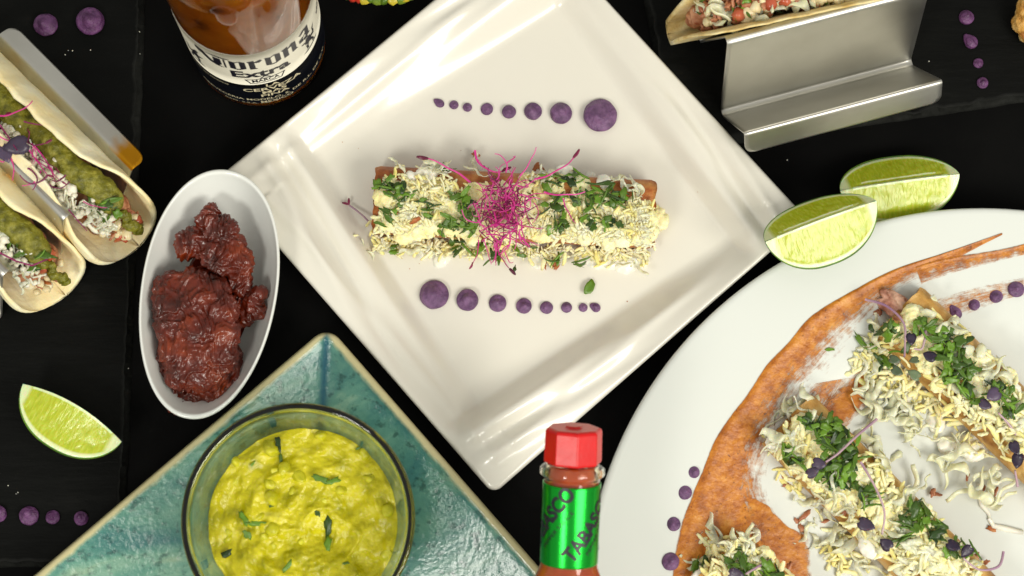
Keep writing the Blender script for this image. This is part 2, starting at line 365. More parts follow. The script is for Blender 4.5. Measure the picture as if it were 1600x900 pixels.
def smear_mat():
    m, nt, b = nodes_of('red_sauce')
    c = nt.nodes.new('ShaderNodeAttribute'); c.attribute_name = 'cover'
    t = tex(nt, 'noise', 130, 9, rough=0.75); t2 = tex(nt, 'noise', 620, 4)
    col = ramp(nt, t, [(0.28, S(120, 60, 6)), (0.44, S(168, 94, 14)), (0.58, S(200, 126, 32)), (0.74, S(220, 164, 80))])
    sp = ramp(nt, t2, [(0.29, (0.25, 0.16, 0.1)), (0.36, (1, 1, 1))]); mx = nt.nodes.new('ShaderNodeMixRGB'); mx.blend_type = 'MULTIPLY'; mx.inputs[0].default_value = 0.8
    nt.links.new(col.outputs[0], mx.inputs[1]); nt.links.new(sp.outputs[0], mx.inputs[2]); nt.links.new(mx.outputs[0], b.inputs['Base Color'])
    a = nt.nodes.new('ShaderNodeMath'); a.operation = 'MULTIPLY_ADD'; a.inputs[1].default_value = 2.4; a.inputs[2].default_value = -1.2
    t3 = tex(nt, 'noise', 210, 9, rough=0.78)
    cb = nt.nodes.new('ShaderNodeCombineXYZ')
    for k_, nm in ((0, 'su'), (1, 'sv')):
        q = nt.nodes.new('ShaderNodeAttribute'); q.attribute_name = nm; nt.links.new(q.outputs['Fac'], cb.inputs[k_])
    sn = nt.nodes.new('ShaderNodeTexNoise'); sn.inputs['Scale'].default_value = 3.2; sn.inputs['Detail'].default_value = 6; sn.inputs['Roughness'].default_value = 0.7; nt.links.new(cb.outputs[0], sn.inputs['Vector'])
    mxn = nt.nodes.new('ShaderNodeMath'); mxn.operation = 'MULTIPLY_ADD'; mxn.inputs[1].default_value = 0.5
    hf = nt.nodes.new('ShaderNodeMath'); hf.operation = 'MULTIPLY'; hf.inputs[1].default_value = 0.5; nt.links.new(sn.outputs[0], hf.inputs[0])
    nt.links.new(t3, mxn.inputs[0]); nt.links.new(hf.outputs[0], mxn.inputs[2]); nt.links.new(mxn.outputs[0], a.inputs[0])
    s = nt.nodes.new('ShaderNodeMath'); s.operation = 'ADD'; nt.links.new(a.outputs[0], s.inputs[0]); nt.links.new(c.outputs['Fac'], s.inputs[1])
    al = ramp(nt, s.outputs[0], [(0.12, (0, 0, 0)), (0.30, (0.3, 0.3, 0.3)), (0.58, (1, 1, 1))]); nt.links.new(al.outputs[0], b.inputs['Alpha'])
    b.inputs['Roughness'].default_value = 0.4; p = bump(nt, b, tex(nt, 'noise', 330, 5), 0.5); return m
M['smear'] = smear_mat()

# ------------------------------------------------------------------ table and slates
def slab(name, label, corners, z0, z1, mat, seed):
    """slate with chipped uneven edges; corners in order, world mm"""
    c = [Vector((p[0], p[1], 0)) for p in corners]; out = []
    for i in range(4):
        a, b = c[i], c[(i + 1) % 4]; n = int((b - a).length / 1.6)
        nrm = (b - a).normalized(); nrm = Vector((nrm.y, -nrm.x, 0))
        for k in range(n):
            p = a.lerp(b, k / n); d = 0.9 * fbm(p.x, p.y, seed, 0.09, 4)
            out.append((p + nrm * d, nrm, (b - a).normalized(), k / n * (b - a).length, (b - a).length))
    V, ch = [], []
    N = len(out)
    # rings: inner top, top edge, mid ledge, bottom edge
    for k, (p, nn, dd, s_, L_) in enumerate(out):
        w = 2.2 + 2.2 * fbm(p.x, p.y, seed + 5, 0.12, 3)
        w2 = w + 1.4 + 1.4 * fbm(p.x, p.y, seed + 9, 0.2, 3)
        for (off, z, cc) in ((-w2, z1, 0.0), (-w, z1 - 0.25, 0.7), (-0.7 + 0.6 * nz(p.x, p.y, 3, 0.4), z0 + 1.7, 1.0), (0, z0, 0.6)):
            sh = min(max(s_, -off), L_ + off) - s_; V.append(tuple(p + nn * off + dd * sh + Vector((0, 0, z)))); ch.append(cc)
    F = grid_faces(N, 4, wrap_u=True)
    F.append(tuple(k * 4 for k in range(N))[::-1]); F.append(tuple(k * 4 + 3 for k in range(N)))
    o = obj(name, V, F, mat, smooth=False); attr(o.data, 'chip', ch)
    o.data.polygons.foreach_set('use_smooth', [False] * len(o.data.polygons))
    return tag(o, label, 'slate board')

bm_t = obj('table_top', [(-900, -900, -30), (900, -900, -30), (900, 900, -30), (-900, 900, -30), (-900, -900, 0), (900, -900, 0), (900, 900, 0), (-900, 900, 0)],
           [(3, 2, 1, 0), (4, 5, 6, 7), (0, 1, 5, 4), (1, 2, 6, 5), (2, 3, 7, 6), (3, 0, 4, 7)], M['table'], smooth=False)
tag(bm_t, kind='structure')
SL = 5.0
a1, a2 = at(224, 0, SL), at(192, 886, SL)
dirv = (a1 - a2).normalized(); lft = Vector((-dirv.y, dirv.x, 0))
slab('slate_board', 'large black slate board at the left edge carrying the two green salsa tacos', [a2, a2 + dirv * 330, a2 + dirv * 330 + lft * 210, a2 + lft * 210], 0.01, SL, M['slate'], 3)
b1, b2 = at(1049, 236, SL), at(1600, 157, SL)
d2 = (b2 - b1).normalized(); up2 = Vector((-d2.y, d2.x, 0))
slab('slate_board', 'black slate board at the upper right with a chipped lower edge', [b1, b1 + d2 * 230, b1 + d2 * 230 + up2 * 190, b1 + up2 * 190], 0.01, SL, M['slate'], 11)

# ------------------------------------------------------------------ heightfield plates
def plate_grid(n, half, zf, corner_r, thick, edge_drop=1.3):
    """local grid -half..half; zf(x, y) -> z; returns verts, faces, top xy list"""
    xs = np.linspace(-half, half, n); Zg = np.zeros((n, n))
    for i, x in enumerate(xs):
        for j, y in enumerate(xs): Zg[i, j] = zf(x, y)
    for _ in range(2):
        P_ = np.pad(Zg, 1, mode='edge')
        Zg = (P_[:-2, 1:-1] + P_[2:, 1:-1] + P_[1:-1, :-2] + P_[1:-1, 2:] + 4 * P_[1:-1, 1:-1]) / 8
    def fold(x, y):
        ax, ay = abs(x), abs(y); c = half - corner_r
        if ax > c and ay > c:
            # square corner cell squeezed onto the rounded corner
            u, v = (ax - c) / corner_r, (ay - c) / corner_r; m = max(u, v); l = math.hypot(u, v)
            if l > 1e-6: u, v = u * m / l, v * m / l
            ax, ay = c + u * corner_r, c + v * corner_r
        return math.copysign(ax, x), math.copysign(ay, y)
    V = []
    for i, x in enumerate(xs):
        for j, y in enumerate(xs):
            e = half - max(abs(x), abs(y)); fx, fy = fold(x, y)
            dz = edge_drop * (1 - min(1, e / 1.8)) ** 2
            V.append((fx, fy, Zg[i, j] - dz))
    nb = n * n
    for i, x in enumerate(xs):
        for j, y in enumerate(xs):
            e = half - max(abs(x), abs(y)); fx, fy = fold(x, y)
            V.append((fx * 0.995, fy * 0.995, max(0.05, Zg[i, j] - thick + (thick - edge_drop - 0.7) * (1 - min(1, e / 1.8)) ** 2)))
    F = grid_faces(n, n) + grid_faces(n, n, off=nb, flip=True)
    def idx(i, j): return i * n + j
    ring = [idx(i, 0) for i in range(n)] + [idx(n - 1, j) for j in range(1, n)] + [idx(i, n - 1) for i in range(n - 2, -1, -1)] + [idx(0, j) for j in range(n - 2, 0, -1)]
    for k in range(len(ring)):
        a, b = ring[k], ring[(k + 1) % len(ring)]; F.append((b, a, a + nb, b + nb))
    return V, F, nb

# square cream plate with a twisted square well
SC = [at(*p, 18) for p in ((330, 283), (828, -127), (1262, 335), (785, 770))]   # left, top, right, bottom
sq_c = sum(SC, Vector()) / 4; sq_c.z = 0
sq_ang = math.atan2((SC[1] - SC[0]).y, (SC[1] - SC[0]).x)
HALF = 91.5
IN = [at(*p, 5) for p in ((503, 262), (750, 627), (1132, 369), (867, 20))]       # well corners: left, bottom, right, top
rotm = Matrix.Rotation(-sq_ang, 3, 'Z')
INL = [rotm @ (Vector((p.x, p.y, 0)) - sq_c) for p in IN]
lines = []
for i in range(4):
    a, b = INL[i], INL[(i + 1) % 4]; d = (b - a); L_ = d.length; d.normalize(); nrm = Vector((d.y, -d.x, 0))   # outward
    if nrm.dot(a) < 0: nrm = -nrm
    lines.append((a, d, nrm, L_))
SQP = [(8.0, 11.0, 4.2), (12.0, 16.5, 3.4), (9.0, 12.0, 4.2), (16.0, 13.0, 2.6)]      # wall width, height, fold depth: lower left, lower right, upper right, upper left
def sq_f(d, i=1, s=0.0):
    if d <= 0: return 0.0
    W_, A_, K_ = SQP[i]; q = max(0.0, min(1.15, s / 118.0))
    A = A_ * (1.0 - 0.52 * q); W_ = W_ * (1 + 0.35 * q); t = min(1, d / W_); e = t * t * (3 - 2 * t)
    z = A * e + (13.5 - A) * min(1.0, max(0.0, (d - W_) / 20.0))
    z -= K_ * (1.15 - q) * math.exp(-((d - W_ - 5.5 - 7 * q) / 3.2) ** 2)                 # pleat that fans out from the corner
    z += 0.5 * K_ * (1.1 - q) * math.exp(-((d - W_ - 12.0 - 9 * q) / 3.0) ** 2)
    return z
def sq_z(x, y):
    p = Vector((x, y, 0)); D = [(p - l[0]).dot(l[2]) for l in lines]; best = 0.0
    for i in range(4):
        if D[i] > 0 and D[i - 1] <= 0:
            s = (p - lines[i][0]).dot(lines[i][1]); z0 = sq_f(max(0, s - lines[i][3]), (i + 1) % 4, 0.0); f = sq_f(D[i], i, s)
            best = f + z0 * (1 - min(1, f / 13.0))
            e = HALF - max(abs(x), abs(y)); best += 1.3 * math.exp(-((e - 11.0) / 2.6) ** 2) * min(1, D[i] / 14.0) - 0.9 * math.exp(-((e - 17.0) / 3.0) ** 2) * min(1, D[i] / 22.0)
            break
    if best > 0: e = HALF - max(abs(x), abs(y)); q = (1 - min(1, max(0, e - 1) / 10.0)) ** 1.4; best = best * (1 - q) + (12.6 - 0.0) * q
    return 5.0 + best
V, F, nb = plate_grid(231, HALF, sq_z, 4.5, 3.6)
rb = Matrix.Rotation(sq_ang, 3, 'Z')
V = [tuple(rb @ Vector(v) + sq_c) for v in V]
o = obj('square_plate', V, F, M['cream_porcelain'])
tag(o, 'large square cream porcelain plate with a twisted folded rim in the centre of the table', 'plate')
def sq_h(p):
    q = rotm @ (Vector((p[0], p[1], 0)) - sq_c); return sq_z(q.x, q.y)

# teal plate
TA, TB, TC = at(512, 508, 24), at(60, 896, 24), at(845, 893, 24)
u1 = (TB - TA); u1.z = 0; u1.normalize(); u2 = (TC - TA); u2.z = 0; u2.normalize()
mid = (u1 + u2).normalized(); u1 = (mid + Vector((mid.y, -mid.x, 0))).normalized(); u2 = (mid - Vector((mid.y, -mid.x, 0))).normalized()
TH = 112.0
tc = TA + (u1 + u2) * TH; tc.z = 0
t_ang = math.atan2(u1.y, u1.x)
def teal_z(x, y):
    dx, dy = TH - abs(x), TH - abs(y); d = min(dx, dy)
    d2 = -math.log(math.exp(-dx / 1.6) + math.exp(-dy / 1.6)) * 1.6 if d < 60 else d
    t = max(0.0, min(1.0, (d2 - 3) / 46.0)); s = 1 - (1 - t) ** 1.25
    return 24 - 17 * s + (1.0 * math.exp(-((d - 2.0) / 1.6) ** 2))
V, F, nb = plate_grid(201, TH, teal_z, 7.5, 5.5, 1.6)
rim, pool = [], []
n_ = 201
for k, v in enumerate(V):
    dx, dy = TH - abs(v[0]), TH - abs(v[1]); d = min(dx, dy)
    rim.append(1.0 * math.exp(-max(0, d - 1.2) / 2.6) + 0.12 * math.exp(-d / 18)); pool.append(0.85 * math.exp(-(abs(dx - dy) / 2.6) ** 2) * (1 if d < 45 else 0) * min(1, d / 5))
rt = Matrix.Rotation(t_ang, 3, 'Z')
V = [tuple(rt @ Vector(v) + tc) for v in V]
o = obj('square_teal_plate', V, F, M['teal']); attr(o.data, 'rim', rim); attr(o.data, 'pool', pool)
tag(o, 'teal glazed square plate with a sandy rim standing under the glass bowl of guacamole', 'plate')

# round plate
RC = Vector((228.2, 9.2, 0)); RR = 177.0
def rp_z(r):
    if r > 118: return 12.0 + 10.0 * min(1, (r - 118) / 57.0) ** 0.9
    if r > 50: t = (r - 50) / 68.0; return 5.5 + 6.5 * t * t * (3 - 2 * t)
    return 5.5
def round_h(p): return rp_z(math.hypot(p[0] - RC.x, p[1] - RC.y))
prof = [(0.01, 5.5)] + [(r, rp_z(r)) for r in np.linspace(10, 174, 60)] + [(175.6, 22.0), (176.7, 21.2), (177, 20.3), (176.4, 19.4), (174.5, 18.7)]
prof += [(r, max(0.05, rp_z(r) - 4.2)) for r in np.linspace(172, 100, 20)] + [(90, 0.05), (0.01, 0.05)]
v, f = lathe(prof[::-1], 220, RC)
tag(obj('round_plate', v, f, M['white_porcelain']), 'big round white porcelain plate at the lower right with a red sauce smear', 'plate')

# ------------------------------------------------------------------ puree dots
def dot(px, py, rp, hfun, label, seed, mat='puree', group=None, stretch=1.0, ang=0.0, peak=0.1):
    z = hfun(at(px, py, 8)); c = at(px, py, z); z = hfun(c); c = at(px, py, z + 1)
    r = rp / 3.56; rnd = random.Random(seed); n, m_ = 40, 15
    pk = Vector((math.cos(rnd.uniform(0, 6.28)), math.sin(rnd.uniform(0, 6.28)), 0)) * r * rnd.uniform(0.05, 0.3)
    h = r * rnd.uniform(0.72, 0.95); V = []; ph = rnd.uniform(0, 6)
    zb = min(hfun((c.x + r * 0.7 * q, c.y + r * 0.7 * w)) for q, w in ((1, 0), (-1, 0), (0, 1), (0, -1)))
    for i in range(n):
        a = 2 * math.pi * i / n
        edge = 1 + 0.035 * nz(math.cos(a) * 2, math.sin(a) * 2, seed)
        for j in range(m_):
            t = j / (m_ - 1)
            rr = r * edge * (1.0 if j > 1 else 0.93) * math.cos(t * math.pi / 2) ** 0.75 if j else r * edge * 0.93
            zz = h * (math.sin(t * math.pi / 2) ** 0.9) * 0.78 + (h * 0.42 * max(0, (t - 0.66) / 0.34) ** 1.6)
            sw = 0.09 * r * math.sin(a + ph + t * 7.5) * math.sin(t * math.pi)
            cx = pk * t ** 1.5
            x = (rr + sw) * math.cos(a) + cx.x; y = (rr + sw) * math.sin(a) + cx.y
            x += stretch_off * 0 if False else 0
            ca, sa = math.cos(ang), math.sin(ang); u, w = x * ca + y * sa, -x * sa + y * ca; u *= stretch
            if stretch > 1.05 and u < 0: u *= 1.25; w *= 1 - 0.35 * min(1, -u / (r * 1.4))
            x, y = u * ca - w * sa, u * sa + w * ca
            V.append((c.x + x, c.y + y, zb + zz))
    V.append((c.x + pk.x, c.y + pk.y, zb + h * 1.24))
    F = grid_faces(n, m_, wrap_u=True); top = len(V) - 1
    for i in range(n): F.append((i * m_ + m_ - 1, ((i + 1) % n) * m_ + m_ - 1, top))
    F.append(tuple(i * m_ for i in range(n))[::-1])
    o = obj('puree_dot', V, F, M[mat]); tag(o, label, 'puree dot', group); return o
stretch_off = 0
ORD = ['first', 'second', 'third', 'fourth', 'fifth', 'sixth', 'seventh', 'eighth']
row1 = [(686, 160, 7, 1.25), (709, 163, 7.5, 1), (730, 167, 7.5, 1), (761, 170, 10, 1), (795, 174, 11.5, 1), (833, 174, 14.5, 1), (876, 177, 18, 1), (937, 180, 27.5, 1)]
for i, (x, y, r, s) in enumerate(row1):
    lab = {0: 'pointed purple puree dot at the left end of the upper row, square plate', 7: 'largest purple puree dot, right end of the upper row on the square plate'}.get(i, f'{ORD[i]} purple puree dot from the left in the upper row on the square plate')
    dot(x, y, r, sq_h, lab, 20 + i, group='puree dots in the upper row on the square plate', stretch=s, ang=-0.6)
row2 = [(678, 461, 23.5, 1), (731, 469, 17.5, 1), (778, 474, 14, 1), (819, 478, 12.5, 1), (854, 480, 10.3, 1), (885, 480, 8.8, 1), (911, 480, 7.2, 1), (931, 480, 7.5, 1.1)]
for i, (x, y, r, s) in enumerate(row2):
    lab = {0: 'largest purple puree dot, left end of the lower row on the square plate', 7: 'small purple puree dot, right end of the lower row on the square plate'}.get(i, f'{ORD[i]} purple puree dot from the left in the lower row on the square plate')
    dot(x, y, r, sq_h, lab, 40 + i, group='puree dots in the lower row on the square plate', stretch=s, ang=-0.5)
flat = lambda p: SL
for i, (x, y, r, lab) in enumerate([(142, 33, 23, 'larger purple puree dot at the top of the left slate, beside the steel rail'), (72, 38, 19, 'smaller purple puree dot at the top of the left slate, closest to the steel rail'),
                               (-3, 803, 13, 'purple puree dot cut by the left picture edge on the left slate'), (45, 806, 15, 'largest whole purple puree dot in the bottom row on the left slate'),
                               (82, 808, 11, 'small purple puree dot in the middle of the bottom row on the left slate'), (127, 810, 11, 'purple puree dot at the right end of the bottom row on the left slate')]):
    dot(x, y, r, flat, lab, 60 + i, 'puree_dark', 'puree dots on the left slate')
for i, (x, y, r, lab, s) in enumerate([(1510, 27, 12.5, 'topmost and largest purple puree dot on the upper right slate', 1), (1517, 65, 11, 'pointed purple puree dot, second from the top on the upper right slate', 1.15),
                               (1529, 98, 8.3, 'smallest purple puree dot on the upper right slate, third from the top', 1), (1536, 129, 9.5, 'lowest purple puree dot on the upper right slate, near its chipped edge', 1)]):
    dot(x, y, r, flat, lab, 70 + i, 'puree_dark', 'puree dots on the upper right slate', stretch=s, ang=-0.9)
for i, (x, y, r, lab, s) in enumerate([(1494, 487, 9, 'oval purple puree dot at the left end of the row on the round plate', 1.3), (1523, 476, 9.3, 'second purple puree dot from the left in the upper row on the round plate', 1),
                               (1557, 463, 10.5, 'third purple puree dot from the left in the upper row on the round plate', 1), (1588, 451, 13.5, 'largest purple puree dot in the upper row on the round plate', 1)]):
    dot(x, y, r, round_h, lab, 80 + i, group='puree dots in the upper row on the round plate', stretch=s, ang=-0.9 if s > 1 else 0)
for i, (x, y, r, lab) in enumerate([(1085, 738, 9, 'topmost purple puree dot along the outer edge of the red sauce smear'), (1070, 770, 11, 'second purple puree dot from the top along the outer edge of the red sauce smear'),
                               (1053, 819, 11, 'third purple puree dot from the top along the outer edge of the red sauce smear'), (1047, 877, 14, 'lowest and largest purple puree dot along the outer edge of the red sauce smear')]):
    dot(x, y, r, round_h, lab, 90 + i, group='puree dots along the sauce smear')

# ------------------------------------------------------------------ small food pieces (shared meshes)
def rod_mesh(name, mat, L, w, h, bend, seed, n=7, sides=6):
    rn = random.Random(seed); pts = []
    a = rn.uniform(-bend, bend); b = rn.uniform(-bend, bend)
    for i in range(n):
        t = i / (n - 1) - 0.5; pts.append((t * L, a * L * t * t + rn.uniform(-.04, .04) * L * 0.3, b * L * t * t * 0.6 + b * 0.3 * L * t))
    V = []
    for i, p in enumerate(pts):
        tp = (0.45 if i in (0, n - 1) else 1.0) * rn.uniform(0.7, 1.2)
        for k in range(sides):
            an = 2 * math.pi * (k + .5) / sides; V.append((p[0], p[1] + math.cos(an) * w / 2 * tp, p[2] + math.sin(an) * h / 2 * tp))
    F = grid_faces(n, sides, wrap_v=True); F.append(tuple(range(sides))[::-1]); F.append(tuple((n - 1) * sides + k for k in range(sides)))
    return mesh(name, V, F, mat)
CH = [rod_mesh('cheese_shred', M['cheese'] if k % 4 else M['cheese_deep'], R.uniform(3, 8.5), R.uniform(1.0, 2.0), R.uniform(0.8, 1.3), 0.35, 100 + k) for k in range(28)]
def ribbon_mesh(name, mat, L, w, th, wave, seed, n=22):
    rn = random.Random(seed); V = []; ph = rn.uniform(0, 6); a = rn.uniform(-0.8, 0.8); tw = rn.uniform(-1.8, 1.8)
    x = y = 0; hd = 0; P_ = []
    for i in range(n):
        t = i / (n - 1); hd = a * 2.2 * (t - .5) + 0.6 * math.sin(t * 9 + ph); x += math.cos(hd) * L / n; y += math.sin(hd) * L / n
        P_.append((x, y, wave * math.sin(t * 11 + ph) + wave * 0.5 * math.sin(t * 23 + ph)))
    cx, cy = sum(p[0] for p in P_) / n, sum(p[1] for p in P_) / n
    for i, p in enumerate(P_):
        t = i / (n - 1); ww = w * (0.45 + 0.55 * math.sin(math.pi * min(1, max(0, t * .9 + .08)))) * (1 + .18 * math.sin(t * 17 + ph)); tt = tw * (t - .5) + 0.4 * math.sin(t * 8 + ph)
        dx = math.cos(tt) * ww / 2; dz = math.sin(tt) * ww / 2
        for (s, q) in ((-1, 1), (0, 1.25), (1, 1), (1, -1), (0, -.6), (-1, -1)):
            V.append((p[0] - cx, p[1] - cy + s * dx, p[2] + s * dz + q * th / 2))
    F = grid_faces(n, 6, wrap_v=True); F.append((0, 1, 2, 3, 4, 5)); F.append(tuple((n - 1) * 6 + k for k in (5, 4, 3, 2, 1, 0)))
    return mesh(name, V, F, mat)
CAB = [ribbon_mesh('cabbage_strip', M['cabbage'], R.uniform(12, 26), R.uniform(1.4, 4.6), 0.4, R.uniform(0.5, 1.3), 200 + k) for k in range(14)]
HEART = [(-.5, 0), (-.36, .2), (-.12, .42), (.16, .5), (.38, .42), (.5, .2), (.38, 0), (.5, -.2), (.38, -.42), (.16, -.5), (-.12, -.42), (-.36, -.2)]
CABW_ARGS = [(R.uniform(6, 11), R.uniform(3, 5.5), 240 + k) for k in range(6)]
def leaf_mesh(name, mat, L, w, seed, jag=0.25, th=0.28, fold=0.5, heart=False):
    rn = random.Random(seed); n = 14; out = []
    if heart: out = [(x * L, y * w) for x, y in HEART]; n = len(out)
    for k in range(0 if heart else n):
        a = 2 * math.pi * k / n; r = 1 + rn.uniform(-jag, jag) * (1 if k % 2 else -1)
        out.append((math.cos(a) * L / 2 * r, math.sin(a) * w / 2 * r))
    cv = rn.uniform(-fold, fold); cv2 = rn.uniform(-fold, fold)
    def zf(x, y): return cv * y * y / max(w, 1) * 1.6 + cv2 * x * x / L + 0.15 * math.sin(x * 2 + seed)
    V = []
    for s in (1, -1):
        V.append((0, 0, zf(0, 0) + s * th / 2))
        for q in (0.55, 1.0):
            for (x, y) in out: V.append((x * q, y * q, zf(x * q, y * q) + s * th / 2 * (1 if q < 1 else 0.5)))
    F = []; h = 1 + 2 * n
    for b, fl in ((0, False), (h, True)):
        for k in range(n):
            k2 = (k + 1) % n
            t = (b, b + 1 + k, b + 1 + k2); q = (b + 1 + k, b + 1 + n + k, b + 1 + n + k2, b + 1 + k2)
            F.append(t[::-1] if fl else t); F.append(q[::-1] if fl else q)
    for k in range(n):
        k2 = (k + 1) % n; F.append((1 + n + k, h + 1 + n + k, h + 1 + n + k2, 1 + n + k2))
    return mesh(name, V, F, mat)
HB = [leaf_mesh('cilantro_piece', M['herb'], R.uniform(4.5, 8.5), R.uniform(2.0, 4.2), 300 + k, 0.42, 0.22, 0.35) for k in range(10)] + \
     [rod_mesh('cilantro_piece', M['herb'], R.uniform(6, 10), 1.0, 1.0, 0.5, 330 + k) for k in range(3)]
CABW = [leaf_mesh('cabbage_piece', M['cabbage'], a, b, c, .22, .5, .7) for a, b, c in CABW_ARGS]
RL = [leaf_mesh('sprout_leaf', M['red_leaf'], R.uniform(3.2, 5), R.uniform(1.2, 1.8), 360 + k, 0.08) for k in range(4)]
PL = [leaf_mesh('sprout_leaf', M['sprout_leaf'], R.uniform(6.0, 7.5), R.uniform(4.6, 5.6), 370 + k, 0.06, 0.22, 0.25, True) for k in range(4)]
GL = [leaf_mesh('sprout_leaf', M['sprout_leaf_green'], R.uniform(6.0, 7.5), R.uniform(4.4, 5.4), 380 + k, 0.06, 0.22, 0.25, True) for k in range(3)]
def chunk_mesh(name, mat, r, seed, jag=0.25, sub=2, sq=1.0):
    bm = bmesh.new(); bmesh.ops.create_icosphere(bm, subdivisions=sub, radius=r)
    for v in bm.verts:
        c = v.co; k = 1 + jag * noise.noise(Vector((c.x / r * 1.1 + seed, c.y / r * 1.1, c.z / r * 1.1))) * 1.6
        m = max(abs(c.x), abs(c.y), abs(c.z)) / r; k *= (1 - 0.45 * sq) + 0.45 * sq / max(m, .5) * .9
        v.co = c * k
    V = [tuple(v.co) for v in bm.verts]; F = [tuple(x.index for x in f.verts) for f in bm.faces]; bm.free()
    return mesh(name, V, F, mat)
CR = [chunk_mesh('cheese_crumb', M['crumb'], R.uniform(0.9, 1.9), 400 + k) for k in range(8)]
ON = [chunk_mesh('onion_piece', M['onion'], R.uniform(1.6, 2.6), 420 + k) for k in range(5)]
TM = [chunk_mesh('tomato_piece', M['tomato'], R.uniform(1.6, 2.8), 430 + k) for k in range(4)]
MT = [leaf_mesh('meat_shred', M['meat'], R.uniform(3.6, 6), R.uniform(1.2, 2.4), 440 + k, .36, 1.3, .4) for k in range(6)]
BR = [leaf_mesh('fried_crumb', M['fried'], R.uniform(2.8, 4.2), R.uniform(1.4, 2.4), 450 + k, .38, .9, .3) for k in range(4)]

def stem_mesh(name, mat, L, curl, r, seed, n=14):
    rn = random.Random(seed); p = Vector((0, 0, 0)); yaw = 0; pit = rn.uniform(0.0, 0.5); pts = []
    c = rn.uniform(-curl, curl); c2 = rn.uniform(-curl, curl) * .4; w = rn.uniform(0, 6)
    for i in range(n):
        pts.append(p.copy()); yaw += c / n + 0.10 * math.sin(i * .9 + w); pit += (c2 - pit * 0.9) / n
        p = p + Vector((math.cos(yaw) * math.cos(pit), math.sin(yaw) * math.cos(pit), math.sin(pit))) * (L / n)
    v, f = tube(pts, r, 5, lambda t: 1.15 - 0.55 * t); me = mesh(name, v, f, mat); me['tip'] = [pts[-1].x, pts[-1].y, pts[-1].z]; me['yaw'] = yaw
    return me
MS = [stem_mesh('stem', M['magenta'] if k % 3 else M['magenta_dark'], R.uniform(11, 20), 2.8, R.uniform(0.28, 0.42), 500 + k) for k in range(20)]
PS = [stem_mesh('sprout', M['sprout_stem'], L, c, 0.55, s) for L, c, s in ((24, 1.2, 601), (20, 2.4, 602), (28, 1.5, 603), (16, 3.0, 604), (22, 2.0, 605))]

